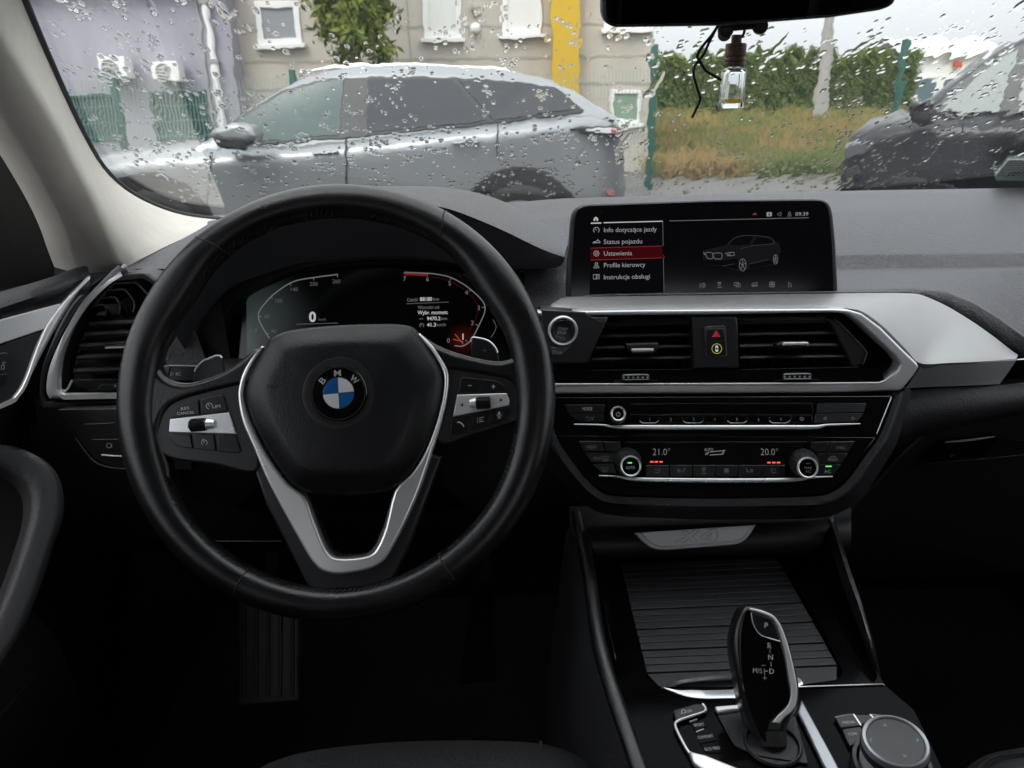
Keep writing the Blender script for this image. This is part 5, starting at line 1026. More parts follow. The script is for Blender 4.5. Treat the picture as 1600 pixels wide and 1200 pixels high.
sheet('fabric_cover', G, FABRIC, pil, 80)
bm = bmesh.new(); add_tube(bm, edgeP, .0055, 8); obj('rubber_edge', bm, RUBBER, pil, 60)

# ================================================================== windscreen and rain
FABR = None
ws = T('windscreen', 'rain-covered windscreen above the dashboard', 'windscreen', GB)
gm = bpy.data.materials.new('wet_glass'); gm.use_nodes = True; nt = gm.node_tree; nt.nodes.clear()
gl = nt.nodes.new('ShaderNodeBsdfGlass'); gl.inputs['IOR'].default_value = 1.34; gl.inputs['Roughness'].default_value = 0; gl.inputs['Color'].default_value = (.985, .995, .99, 1)
go = nt.nodes.new('ShaderNodeOutputMaterial'); nt.links.new(gl.outputs[0], go.inputs[0])
X0, X1, S0_, S1_ = -.80, 1.02, -.09, .77
dx, ds = .00105, .0018
nx, ns = int((X1 - X0) / dx) + 1, int((S1_ - S0_) / ds) + 1
gx = np.linspace(X0, X1, nx); gs = np.linspace(S0_, S1_, ns)
rng = np.random.default_rng(11)
def smooth_noise(wx, wsz, amp, seed):
    r = np.random.default_rng(seed)
    kx_, ks_ = int((X1 - X0) / wx) + 4, int((S1_ - S0_) / wsz) + 4
    g = r.standard_normal((ks_, kx_))
    def up(a, n, ax):
        m = a.shape[ax]; t = np.linspace(1, m - 2.001, n); i = t.astype(int); f = t - i
        f = f * f * (3 - 2 * f)
        A = np.take(a, i, ax); B = np.take(a, i + 1, ax); sh = [1, 1]; sh[ax] = n; f = f.reshape(sh)
        return A * (1 - f) + B * f
    return up(up(g, ns, 0), nx, 1) * amp
XX, SS = np.meshgrid(gx, gs)
wet = np.clip((XX + .10) / .30, 0, 1) * .85 + .15           # the right half runs with more water
Hf = smooth_noise(.030, .060, .000030, 1) * (.35 + .65 * wet) + smooth_noise(.012, .030, .000014, 2) * (.5 + .6 * wet) + smooth_noise(.0060, .013, .0000055, 3) * (.35 + .65 * wet)
def drop(x, s, rx, rs, h, th=0.0, pw=1.0):
    i0, i1 = np.searchsorted(gx, x - rx * 1.6), np.searchsorted(gx, x + rx * 1.6); j0, j1 = np.searchsorted(gs, s - rs * 1.6), np.searchsorted(gs, s + rs * 1.6)
    if i1 - i0 < 2 or j1 - j0 < 2: return
    a = (XX[j0:j1, i0:i1] - x); b = (SS[j0:j1, i0:i1] - s)
    c_, s_ = math.cos(th), math.sin(th); u = (a * c_ + b * s_) / rx; v = (-a * s_ + b * c_) / rs
    d2 = u * u + v * v
    an = np.arctan2(v, u); wob = 1 + .16 * np.sin(2 * an + rng.uniform(0, 6)) + .10 * np.sin(3 * an + rng.uniform(0, 6))
    d2 = d2 / wob ** 2
    cap = np.where(d2 < 1, h * np.clip(1 - d2, 0, 1) ** .85, 0)
    Hf[j0:j1, i0:i1] = np.maximum(Hf[j0:j1, i0:i1], Hf[j0:j1, i0:i1] * .3 + cap)
def dens_pick():
    while True:
        x = rng.uniform(-.52, .95); s = rng.uniform(-.02, .60)
        k = .55 + .45 * (noise.noise(Vector((x * 9, s * 9, 1))) > -.05)
        if x > .08: k *= 1.0
        if rng.random() < k: return x, s
for _ in range(3200):
    x, s = dens_pick(); r = .0007 + .0016 * rng.random() ** 2.2; drop(x, s, r, r * rng.uniform(1.3, 2.1), r * rng.uniform(.12, .25))
for _ in range(240):                                         # larger, ragged drops made of several runs
    x, s = dens_pick(); n = rng.integers(4, 9)
    for _k in range(n):
        r = rng.uniform(.0009, .0023); drop(x + rng.normal(0, .0036), s + rng.normal(0, .006), r, r * rng.uniform(1.2, 2.0), r * rng.uniform(.10, .21), rng.uniform(-.5, .5))
for _ in range(14):                                          # rivulets running down the glass
    x = rng.uniform(-.50, .92) if _ < 5 else rng.uniform(.10, .92); s = rng.uniform(.08, .60); L = rng.uniform(.03, .08); w = rng.uniform(.0016, .0034); k = 0
    ph = rng.uniform(0, 6)
    while k < L:
        drop(x + .004 * math.sin(k * 60 + ph) + rng.normal(0, .0005), s - k, w * rng.uniform(.8, 1.3), .011, w * .09); k += .006
    drop(x + .004 * math.sin(L * 60 + ph), s - L, w * 1.7, w * 3.2, w * .28)
def glass_pt(x, s, h): return GFR.o + Vector((1, 0, 0)) * x + GS * s - GFR.n * h
# inner pane: flat, with rim
TH = .005
vin = [glass_pt(x, s, 0) for s in (S0_, S1_) for x in (X0, X1)]; vout = [glass_pt(x, s, TH) for s in (S0_, S1_) for x in (X0, X1)]
bm = bmesh.new(); vi = [bm.verts.new(p) for p in vin]; vo = [bm.verts.new(p) for p in vout]
bm.faces.new((vi[0], vi[1], vi[3], vi[2]))
for a, b_ in ((0, 1), (1, 3), (3, 2), (2, 0)): bm.faces.new((vi[a], vo[a], vo[b_], vi[b_]))
bm.normal_update()
for f in bm.faces:
    cc = f.calc_center_median() - glass_pt((X0 + X1) / 2, (S0_ + S1_) / 2, TH / 2)
    if f.normal.dot(cc) < 0: f.normal_flip()
obj('pane', bm, gm, ws, 0, False)
e0 = np.array(GFR.o - GB); ex = np.array((1., 0, 0)); es_ = np.array(GS); en = np.array(-GFR.n)
# the glass rim stays flat so the wet face meets it exactly
fade = np.minimum(np.minimum((XX - X0) / .01, (X1 - XX) / .01), np.minimum((SS - S0_) / .01, (S1_ - SS) / .01)); Hf *= np.clip(fade, 0, 1)
co = e0[None, None] + XX[..., None] * ex + SS[..., None] * es_ + (TH + Hf)[..., None] * en
me = bpy.data.meshes.new('raindrops'); nv = nx * ns; nf = (nx - 1) * (ns - 1)
me.vertices.add(nv); me.vertices.foreach_set('co', co.reshape(-1).astype(np.float32))
idx = np.arange(nv).reshape(ns, nx); quads = np.stack([idx[:-1, :-1], idx[1:, :-1], idx[1:, 1:], idx[:-1, 1:]], -1).reshape(-1)
me.loops.add(nf * 4); me.loops.foreach_set('vertex_index', quads.astype(np.int32)); me.polygons.add(nf)
me.polygons.foreach_set('loop_start', (np.arange(nf) * 4).astype(np.int32)); me.polygons.foreach_set('use_smooth', np.ones(nf, bool))
me.update(); me.validate()
if me.polygons[0].normal.dot(-GFR.n) < 0: me.flip_normals()
me.materials.append(gm)
rain = bpy.data.objects.new('raindrops', me); COL.objects.link(rain); rain.parent = ws; rain['kind'] = 'stuff'
# inspection sticker on the inside of the glass, printed side facing out
FST = Fr(GFR.o + GFR.n * .001, GFR.n, (1, 0, 0))
stk = T('windscreen_sticker', 'small pale green inspection sticker low on the windscreen at right', 'sticker', FST.P(1590, 280))
STK = M('sticker_paper', (.60, .67, .64), .6, vary=(300, .10)); STG = M('sticker_green', (.10, .22, .17), .6)
sk = plate('paper', FST, rnd([(1576, 250, 1), (1660, 250, 1), (1660, 283.5), (1557, 282, 3), (1554, 277, 2)]), .0003, .0006, STK, stk)
strokes('printed_lines', FST, [[(1575 - 2.4 * k, 252.8 + 3.0 * k), (1655, 252.8 + 3.0 * k)] for k in range(8)], 1.3, STG, sk, h=.0008)
plate('number_field', FST, [(1572, 265.6), (1655, 265.6), (1655, 278), (1566, 276)], .0008, .0009, STK, sk)
q = text('number', FST, '201102', 1600, 271.4, 7.2, EMBOSS, sk, h=.0010, w=48)
cx = (FST.P(1600, 271.4, .001) - rootloc(stk)).x
for v in q.data.vertices: v.co.x = 2 * cx - v.co.x

# ================================================================== mirror and hanging freshener
FM = Fr(atY(1170, 0, .62), (-.06, -1, -.10))
mir = T('rear_view_mirror', 'black rear view mirror at the top of the windscreen', 'mirror', FM.P(1170, 40))
mo = rnd([(941, -70, 8), (941, 18), (945, 34, 8), (958, 43, 8), (1130, 40.5), (1300, 27.5), (1378, 16, 8), (1396, 9, 8), (1403, -4, 8), (1409, -80, 8), (1300, -95), (1050, -85)])
plate('shell', FM, mo, -.035, 0, PLAST, mir, .004, 3)
mi_ = rnd([(946, -66, 8), (946, 18), (950, 31, 7), (961, 38.5, 7), (1130, 36), (1298, 23.5), (1374, 12.5, 8), (1390, 6, 8), (1397, -6, 8), (1402, -74, 8), (1300, -88), (1050, -78)])
plate('mirror_glass', FM, mi_, -.001, .0012, M('mirror_silvering', (.07, .07, .075), .01, metal=1.0), mir, .0005)
tube('stalk', [FM.P(1165, 0, -.03), FM.P(1165, 0, -.07) + Vector((0, .03, .02)), onglass(1175, -90, .004)], .012, PLAST, mir, 12)
for x, y in ((1134, 47), (1188, 41)): lathe('knuckle', FM.shift(-.02), *FM.hit(x, y, -.02), [(0, -.006), (.005, -.006), (.006, 0), (.005, .004), (0, .005)], PLAST, mir, 20)
tube('knuckle_bar', [FM.P(1134, 43, -.02), FM.P(1188, 38, -.02)], .003, PLAST, mir, 10)
WOOD = M('freshener_wood', (.13, .075, .050), .55, bump=('noise', 600, .3, .0006), vary=(150, .25))
bc = atY(1147, 110, .66); mB = (atY(1148, 110, .66) - bc).length
FBt = Fr(bc, (0, 0, 1), (1, 0, 0))
frs = T('hanging_freshener', 'small glass scent bottle with wooden cap hanging from the mirror', 'air freshener', atY(1146, 169, .66))
zb = lambda y: (atY(1147, y, .66) - bc).z
lathe('cap', FBt, 0, 0, [(0, zb(54)), (7.5 * mB, zb(54.5)), (8 * mB, zb(67)), (15 * mB, zb(68)), (16 * mB, zb(70)), (16 * mB, zb(87)), (14.6 * mB, zb(88.5)), (14.4 * mB, zb(90)), (15.6 * mB, zb(91.5)), (15.6 * mB, zb(95)), (14.4 * mB, zb(96.5)), (15.6 * mB, zb(98)), (15.6 * mB, zb(102.5)), (13.5 * mB, zb(104)), (0, zb(104))], WOOD, frs, 36)
BG = bpy.data.materials.new('bottle_glass'); BG.use_nodes = True; nt = BG.node_tree; nt.nodes.clear()
g_ = nt.nodes.new('ShaderNodeBsdfGlass'); g_.inputs['IOR'].default_value = 1.45; g_.inputs['Color'].default_value = (.97, .98, .98, 1); o_ = nt.nodes.new('ShaderNodeOutputMaterial'); nt.links.new(g_.outputs[0], o_.inputs[0])
def sqring(r, z, k=.35, n=6):
    pts = []
    for cx_, cy_, a0_ in ((1, 1, 0), (-1, 1, 90), (-1, -1, 180), (1, -1, 270)):
        for q in range(n + 1):
            a = R_(a0_ + 90 * q / n); pts.append(bc + Vector((cx_ * r * (1 - k) + r * k * math.cos(a), cy_ * r * (1 - k) + r * k * math.sin(a), z)))
    return pts
bm = bmesh.new()
outer_p = [(9, 103, .9), (9, 106, .9), (15.5, 108, .35), (16.8, 111, .35), (16.8, 166, .35), (16.0, 168.6, .35)]
inner_p = [(13.6, 160.5, .4), (14.2, 158, .4), (14.2, 114, .4), (12, 110, .5), (6.5, 106, .9), (6.5, 103, .9)]
V = add_grid(bm, [sqring(r * mB, zb(y), k) for r, y, k in outer_p + inner_p], True)
n = len(V[0])
V5 = V[5]; bm.faces.new(V5); bm.faces.new(list(reversed(V[6])))
for k in range(n):      # cut the wall between outer foot and inner floor: they close separately
    pass
fs_cut = [f for f in bm.faces if len(f.verts) == 4 and all(v in V[5] or v in V[6] for v in f.verts)]
bmesh.ops.delete(bm, geom=fs_cut, context='FACES_ONLY')
bm.faces.new([V[0][k] for k in range(n)]) if False else None
for k in range(n): bm.faces.new((V[-1][k], V[-1][(k + 1) % n], V[0][(k + 1) % n], V[0][k]))
obj('bottle', bm, BG, frs, 40)
LQ = bpy.data.materials.new('scent_oil'); LQ.use_nodes = True; nt = LQ.node_tree; nt.nodes.clear()
g_ = nt.nodes.new('ShaderNodeBsdfGlass'); g_.inputs['IOR'].default_value = 1.2; g_.inputs['Color'].default_value = (.92, .78, .42, 1); o_ = nt.nodes.new('ShaderNodeOutputMaterial'); nt.links.new(g_.outputs[0], o_.inputs[0])
bm = bmesh.new(); V = add_grid(bm, [sqring(13.4 * mB, zb(160), .4), sqring(13.4 * mB, zb(155), .4)], True); bm.faces.new(V[0]); bm.faces.new(V[1]); obj('oil', bm, LQ, frs, 30)
CORD = M('black_cord', (.012, .012, .012), .8, bump=('noise', 2500, .6, .0006))
cc_ = T('freshener_cord', 'knotted black cord hanging from the mirror beside the scent bottle', 'cord', atY(1100, 100, .65))
def cord(pts, n='strand'): tube(n, [atY(*p) for p in cr(pts, 5)], .0011, CORD, cc_, 8)
cord([(1122, 40, .64), (1112, 55, .648), (1098, 72, .65), (1090, 86, .652), (1092, 94, .654), (1103, 110, .655), (1115, 118, .655), (1127, 125, .655)])
cord([(1120, 43, .642), (1110, 62, .65), (1101, 82, .658), (1094, 92, .66), (1085, 104, .658), (1084, 118, .655), (1090, 140, .654), (1094, 155, .654), (1089, 168, .654), (1081, 184, .654)])
cord([(1163, 38, .645), (1163, 50, .655), (1158, 58, .66), (1150, 56, .66)])
bd = T('wooden_bead', 'small round wooden bead tied above the scent bottle', 'bead', atY(1131, 60, .655))
lathe('bead', Fr(atY(1132, 54, .655), (0, 0, 1), (1, 0, 0)), 0, 0, [(0, .005)] + [(.0052 * math.sin(R_(a)), .005 * math.cos(R_(a))) for a in range(20, 180, 20)] + [(0, -.005)], WOOD, bd, 20)

# ================================================================== footwell, pedals, seats and cabin
bm = bmesh.new(); add_box(bm, (-.70, -1.3, .40), (1.10, 1.40, .45)); o = obj('cabin_floor', bm, CARPET); o['kind'] = 'structure'
bm = bmesh.new(); add_box(bm, (-.72, 1.30, .40), (1.12, 1.34, 1.20)); o = obj('firewall', bm, CARPET); o['kind'] = 'structure'
bm = bmesh.new(); add_box(bm, (-.72, -.85, 1.615), (1.12, .535, 1.65))      # stops at an unseen rear window gap, placed to brighten the metal trim
o = obj('headliner', bm, HEADL); o['kind'] = 'structure'
for x in (-.68, 1.06):
    bm = bmesh.new(); add_box(bm, (x - .02, -1.3, 1.10), (x + .02, -.34, 1.64)); o = obj('rear_light_block', bm, CARPET); o['kind'] = 'structure'  # unseen solid blanks added over the rear side windows to cut light from behind
bm = bmesh.new(); add_box(bm, (-.72, -1.32, 1.20), (1.12, -1.29, 1.32)); o = obj('rear_wall', bm, CARPET); o['kind'] = 'structure'
bm = bmesh.new(); add_box(bm, (.97, 1.20, .40), (1.12, 1.30, 1.20)); o = obj('passenger_kick_panel', bm, CARPET); o['kind'] = 'structure'
bm = bmesh.new(); add_box(bm, (.97, -1.0, .45), (1.08, 1.20, 1.16)); o = obj('passenger_door', bm, PLAST); tagged(o, 'plain black passenger door beside the glovebox', 'door')
bm = bmesh.new(); add_box(bm, (-.72, -1.32, .40), (1.12, -1.28, 1.20)); o = obj('rear_bulkhead', bm, CARPET); o['kind'] = 'structure'
for x in (-.64, 1.02):
    bm = bmesh.new(); add_box(bm, (x - .03, -.34, 1.1), (x + .03, -.16, 1.63)); o = obj('door_pillar', bm, HEADL); o['kind'] = 'structure'
def pedal(name, lab, pts, Y, tilt, ribs, mat):
    c = pts[0]; f = Fr(atY((pts[0][0] + pts[1][0]) / 2, (pts[0][1] + pts[2][1]) / 2, Y), (0, -math.cos(R_(tilt)), math.sin(R_(tilt))))
    t = T(name, lab, 'pedal', f.P(pts[3][0], pts[3][1])); plate('pad', f, rnd(pts), -.015, 0, mat, t, .003)
    for k in range(ribs):
        u_ = (k + .5) / ribs; x0 = pts[0][0] * (1 - u_) + pts[1][0] * u_; x1 = pts[3][0] * (1 - u_) + pts[2][0] * u_
        tube('rib', [f.P(x0, pts[0][1] + 8, .001), f.P(x1, pts[2][1] - 8, .001)], .0030, mat, t, 8)
    tube('arm', [f.P((pts[0][0] + pts[1][0]) / 2, pts[0][1] + 20, -.01), f.P((pts[0][0] + pts[1][0]) / 2, pts[0][1] - 60, -.06) + Vector((0, .1, .1))], .010, PED2, t, 8)
PED = M('worn_pedal_rubber', (.016, .016, .017), .55, vary=(40, .35)); PED2 = M('dark_pedal_rubber', (.0025, .0025, .0025), .8, spec=.1)
pedal('footrest', 'grey ribbed footrest plate below the steering wheel', [(372, 930, 4), (467, 930, 4), (466, 1096, 4), (372, 1104, 4)], .95, 35, 5, PED)
pedal('accelerator_pedal', 'narrow ribbed black pedal right of the steering wheel rim', [(738, 905, 3), (776, 905, 3), (774, 1064, 3), (716, 1070, 3)], .98, 35, 4, PED2)
def cushion(t, x0, x1, y0, y1, z, h, mat, nm, bolster=.025):
    rows = []; nu, nvv = 26, 22
    for j in range(nvv + 1):
        v = j / nvv; row = []
        for i in range(nu + 1):
            u = i / nu; e = abs(2 * u - 1)
            x = x0 + (x1 - x0) * u; y = y0 + (y1 - y0) * v
            zz = z + bolster * max(0, (e - .62) / .38) ** .8 * (1 - max(0, (e - .86) / .14) ** 2 * 2.0)
            f = max(0, (v - .72) / .28); zz -= h * (1 - math.sqrt(max(0, 1 - f * f)))
            row.append(Vector((x, y - .02 * e * e, zz)))
        rows.append(row)
    bm = bmesh.new(); add_grid(bm, rows); bmesh.ops.solidify(bm, geom=bm.faces[:], thickness=.05)
    return obj(nm, bm, mat, t, 75)
ds_ = T('driver_seat', 'black leather driver seat cushion at the bottom edge', 'seat', (-.15, .10, .60))
cp = [(360, 1262), (400, 1206), (440, 1185), (500, 1171), (600, 1160.5), (700, 1157), (790, 1158), (840, 1161.5), (880, 1171), (910, 1185), (940, 1210), (960, 1262)]
e1 = [atZ(x, y, .90) for x, y in resample(cr(cp, 4), 60)]
sheet('cushion', [[p + Vector((0, -.26, .015)) for p in e1], [p + Vector((0, -.12, .018)) for p in e1], [p + Vector((0, -.05, .014)) for p in e1], [p + Vector((0, -.016, .006)) for p in e1], e1, [p + Vector((0, .008, -.012)) for p in e1], [p + Vector((0, .01, -.10)) for p in e1]], SEATL, ds_, 80)
tube('seam', [atZ(845, 1161, .902) + Vector((0, k * -.02, .0005 * k + .001)) for k in range(8)], .0014, EMBOSS, ds_, 6)
cushion(ds_, -.42, .10, -.55, .26, .86, .06, SEATL, 'seat_base')
bm = bmesh.new(); add_box(bm, (-.40, -.50, .90), (.10, -.36, 1.48)); bmesh.ops.bevel(bm, geom=bm.edges[:], offset=.05, segments=4, profile=.5, affect='EDGES'); obj('backrest', bm, SEATL, ds_, 60)
ps_ = T('passenger_seat', 'black leather passenger seat corner at the bottom right', 'seat', (.70, .10, .60))
cp2 = [(1500, 1262), (1515, 1215), (1530, 1195), (1550, 1181), (1575, 1172.5), (1600, 1168), (1650, 1160), (1760, 1150)]
e2 = [atZ(x, y, .90) for x, y in resample(cr(cp2, 4), 40)]
sheet('cushion', [[p + Vector((.02, -.26, .015)) for p in e2], [p + Vector((.01, -.10, .02)) for p in e2], [p + Vector((0, -.03, .014)) for p in e2], [p + Vector((0, -.01, .006)) for p in e2], e2, [p + Vector((0, .01, -.012)) for p in e2], [p + Vector((0, .012, -.10)) for p in e2]], SEATL, ps_, 80)
tube('seam', [atZ(x, y, .909) for x, y in cr([(1520, 1208), (1545, 1186), (1575, 1179), (1605, 1177), (1660, 1172)], 4)], .0012, EMBOSS, ps_, 6)
bm = bmesh.new(); add_box(bm, (.46, -.50, .90), (.96, -.36, 1.48)); bmesh.ops.bevel(bm, geom=bm.edges[:], offset=.05, segments=4, profile=.5, affect='EDGES'); obj('backrest', bm, SEATL, ps_, 60)
# ================================================================== outside: car park, fence, buildings, hedge, parked cars
def mixmat(name, c1, c2, scale, rough=.9, thr=(.4, .6), detail=6, bump=None, stretch=None):
    m = M(name, c1, rough, spec=.2, bump=bump); nt = m.node_tree; b = nt.nodes['Principled BSDF']
    tc = nt.nodes.new('ShaderNodeTexCoord'); n = nt.nodes.new('ShaderNodeTexNoise'); n.inputs['Scale'].default_value = scale; n.inputs['Detail'].default_value = detail
    src = tc.outputs['Object']
    if stretch:
        mp = nt.nodes.new('ShaderNodeMapping'); mp.inputs['Scale'].default_value = stretch; nt.links.new(src, mp.inputs[0]); src = mp.outputs[0]
    nt.links.new(src, n.inputs['Vector'])
    r = nt.nodes.new('ShaderNodeValToRGB'); r.color_ramp.elements[0].position = thr[0]; r.color_ramp.elements[1].position = thr[1]
    r.color_ramp.elements[0].color = (*c1, 1); r.color_ramp.elements[1].color = (*c2, 1)
    nt.links.new(n.outputs['Fac'], r.inputs[0]); nt.links.new(r.outputs[0], b.inputs['Base Color']); return m
ASPH = mixmat('wet_gravel', (.085, .083, .078), (.15, .145, .135), 14, .55, bump=('noise', 30, .5, .01))
FIELD = mixmat('dry_field', (.20, .155, .075), (.13, .15, .055), .7, .95)
LILAC = mixmat('lilac_render', (.32, .31, .355), (.36, .35, .395), 2.2, stretch=(1, 1, .25)); BEIGE = mixmat('beige_panel', (.44, .40, .345), (.53, .485, .42), 1.8, thr=(.3, .7), stretch=(1, 1, .3), bump=('noise', 12, .2, .01))
YELLOW = M('yellow_column_paint', (.62, .40, .025), .7); WPAINT = M('white_paint', (.78, .78, .76), .5); PANEG = M('window_glass_grey', (.28, .285, .30), .4, spec=.2)
PANEW = M('window_blind_white', (.72, .72, .68), .4); GREENP = M('green_paint', (.010, .085, .062), .5); PANED = M('dark_green_window', (.035, .085, .080), .5, spec=.25)
CONC = M('grey_concrete', (.34, .33, .31), .9, vary=(3, .12)); SEAM = M('panel_seam', (.36, .33, .28), .9)
o = box('ground', (-60, -8, -.3), (80, 120, 0), mixmat('dark_asphalt', (.045, .045, .048), (.075, .074, .072), 20, .6, bump=('noise', 60, .5, .006)), None); o['kind'] = 'structure'
bm = bmesh.new(); bm.faces.new([bm.verts.new(p) for p in ((-40, 10.6, .004), (60, 10.6, .004), (60, 14.6, .004), (-40, 14.6, .004))]); o = obj('gravel_strip', bm, ASPH); o['kind'] = 'structure'
bm = bmesh.new(); gx0 = atY(1005, 200, 14).x
vs = [bm.verts.new(p) for p in ((gx0, 13.0, .008), (70, 13.0, .008), (70, 110, .008), (gx0, 110, .008))]; bm.faces.new(vs); o = obj('field', bm, FIELD); o['kind'] = 'structure'
# grass
GR = mixmat('grass_blades', (.31, .22, .09), (.13, .17, .045), .55, .9, (.42, .56)); GR2 = GR
V_, F_ = [], []; rg = random.Random(3)
for k in range(42000):
    y = 13.1 + 25 * rg.random() ** 1.7; x = rg.uniform(gx0 + .05, .62 * y + 2)
    pn = noise.noise(Vector((x * .5, y * .35, 0)))
    h = rg.uniform(.10, .32) * (1 + .9 * max(0, pn)) * (1 + .02 * y); w = rg.uniform(.008, .016) * (1 + y * .03); a = rg.uniform(0, 3.14); lx, ly = rg.gauss(0, .10), rg.gauss(0, .10)
    i = len(V_); c, s = math.cos(a) * w, math.sin(a) * w
    V_ += [(x - c, y - s, 0), (x + c, y + s, 0), (x + lx * .4 + c * .6, y + ly * .4, h * .6), (x + lx, y + ly, h)]; F_ += [(i, i + 1, i + 2), (i, i + 2, i + 3)]
me = bpy.data.meshes.new('tall_grass'); me.from_pydata(V_, [], F_); tagged(link_mesh('tall_grass', me, GR, None, 0), 'tall dry grass and green weeds beyond the fence', 'grass', 'stuff')
# buildings
def rect(fr, x0, y0, x1, y1, h=0.0):
    xm, ym = (x0 + x1) / 2, (y0 + y1) / 2
    return fr.hit(x0, ym, h)[0], fr.hit(x1, ym, h)[0], fr.hit(xm, y1, h)[1], fr.hit(xm, y0, h)[1]
def rl(a0, a1, b0, b1): return [(a0, b0), (a1, b0), (a1, b1), (a0, b1)]
def window(par, fr, x0, y0, x1, y1, pane, fw=.06, sill=True, frame=None, mull=False):
    a0, a1, b0, b1 = rect(fr, x0, y0, x1, y1); fm = frame or WPAINT
    w = plate('window', fr, [rl(a0, a1, b0, b1), rl(a0 + fw, a1 - fw, b0 + fw, b1 - fw)], -.06, .05, fm, par, .008, 1, local=True)
    plate('pane', fr, [rl(a0 + fw - .005, a1 - fw + .005, b0 + fw - .005, b1 - fw + .005)], -.03, .014, pane, w, local=True)
    if mull: plate('mullion', fr, [rl((a0 + a1) / 2 - .025, (a0 + a1) / 2 + .025, b0 + fw, b1 - fw)], -.02, .035, fm, w, local=True)
    if sill: plate('sill', fr, [rl(a0 - .06, a1 + .06, b0 - .07, b0 - .005)], 0, .12, WPAINT, w, .008, 1, local=True)
FL1 = Fr((0, 14.0, 0), (0, -1, 0)); FL2 = Fr((0, 14.4, 0), (0, -1, 0))
xa, xb = atY(-420, 120, 14).x, atY(366, 100, 14).x; xc = atY(1016, 150, 14.4).x
b1_ = T('grey_building', 'low lilac grey building with two outdoor air conditioners', 'building', ((xa + xb) / 2, 14, 0))
box('wall', (xa, 14.0, 0), (xb, 20, 3.05), LILAC, b1_); box('eave', (xa, 13.75, 3.05), (xb + .1, 20.2, 3.25), WPAINT, b1_, .01)
box('parapet', (xa, 14.05, 3.25), (xb, 20, 4.6), LILAC, b1_)
window(b1_, FL1, 88, 148, 178, 222, PANED, .05, False, GREENP); window(b1_, FL1, 240, 142, 327, 218, PANED, .05, False, GREENP, True)
pxp = atY(338, 130, 13.9).x
tube('downpipe', [Vector((pxp, 13.92, .1)), Vector((pxp, 13.92, 3.1))], .06, WPAINT, b1_, 12)
for z in (.8, 1.9, 2.8): box('pipe_clip', (pxp - .08, 13.85, z), (pxp + .08, 14.0, z + .05), CONC, b1_)
plate('corner_strip', FL1, [rl(xb - .5, xb - .46, 0, 3.0)], 0, .03, CONC, b1_, local=True)
b2_ = T('beige_building', 'beige panel building with white framed windows', 'building', ((xb + xc) / 2, 14.4, 0))
box('wall', (xb, 14.4, 0), (xc, 22, 6.5), BEIGE, b2_)
for y in (42, 92, 135):
    z = atY(700, y, 14.4).z
    plate('panel_joint', FL2, [rl(xb + .05, xc - .02, z - .02, z + .02)], -.01, .006, SEAM, b2_, local=True)
for x in (640,): 
    X = atY(x, 60, 14.4).x; plate('panel_joint', FL2, [rl(X - .015, X + .015, 0, 6.4)], -.01, .005, SEAM, b2_, local=True)
for r in ((402, 2, 470, 70), ): window(b2_, FL2, *r, PANEG, .09)
for r in ((661, -30, 720, 60), (785, -30, 846, 54), (944, -30, 1016, 44)): window(b2_, FL2, *r, PANEW, .09)
window(b2_, FL2, 953, 140, 1001, 192, M('green_window', (.20, .30, .20), .2), .06, True)
for x, y in ((742, 44), (742, 14)):
    c = FL2.P(x, y, .05); bm = bmesh.new(); bmesh.ops.create_uvsphere(bm, u_segments=14, v_segments=10, radius=.09, matrix=Matrix.Translation(c)); obj('wall_lamp', bm, WPAINT if y > 30 else CONC, b2_, 60)
col = T('yellow_column', 'bright yellow square column on the beige building', 'column', atY(882, 150, 14.2) * 1.0)
x0, x1 = atY(861, 100, 14.1).x, atY(905, 100, 14.1).x
box('shaft', (x0, 14.05, 0), (x1, 14.39, 6.4), YELLOW, col, .012); box('plinth', (x0 - .05, 14.0, 0), (x1 + .05, 14.39, .35), CONC, col, .01)
def ac(px0, py0, px1, py1, lab):
    a0, a1, b0, b1 = rect(FL1, px0, py0, px1, py1); t = T('air_conditioner', lab, 'air conditioner', FL1.w((a0 + a1) / 2, b0, .2), 'outdoor air conditioners on the grey wall')
    plate('case', FL1, [rl(a0, a1, b0, b1)], .08, .38, WPAINT, t, .015, 2, local=True)
    cx_, cy_, r = a0 + (a1 - a0) * .42, (b0 + b1) / 2, (b1 - b0) * .40
    lathe('fan_grille', FL1, cx_, cy_, [(r, .38), (r, .395), (r * .9, .40), (r * .86, .382), (r * .3, .382), (r * .28, .40), (0, .40)], CONC, t, 28)
    for k in range(3): plate('fan_guard', FL1, [rl(cx_ - r * .95, cx_ + r * .95, cy_ + (k - 1) * r * .5 - .006, cy_ + (k - 1) * r * .5 + .006)], .395, .405, WPAINT, t, local=True)
    for x in (a0 + .08, a1 - .12): plate('bracket', FL1, [rl(x, x + .04, b0 - .08, b0)], .0, .36, CONC, t, local=True)
ac(170, 88, 214, 125, 'outdoor air conditioner with a hose, left of the pair'); ac(252, 97, 292, 126, 'outdoor air conditioner nearer the downpipe')
# fence
fen = T('mesh_fence', 'green wire mesh fence with square posts behind the parked cars', 'fence', atY(600, 290, 11.5) * 1.0)
FZ = 1.62
for x in (-80, 190, 466, 742, 1018, 1395):
    X = atY(x, 200, 11.5).x; hh = 1.95 if x in (1018, 1395) else 1.72
    w = .045
    box('post', (X - w, 11.46, 0), (X + w, 11.54, hh), GREENP, fen, .006)
bm = bmesh.new(); xL, xR = atY(-100, 200, 11.5).x, atY(1018, 200, 11.5).x
k = xL
while k < xR: add_box(bm, (k - .0032, 11.497, .05), (k + .0032, 11.503, FZ)); k += .05
z = .08
while z < FZ:
    add_box(bm, (xL, 11.494, z - .003), (xR, 11.4968, z + .003)); z += .20
tagged(obj('wire_mesh', bm, M('green_wire', (.24, .32, .28), .5), fen, 0), kind='stuff')
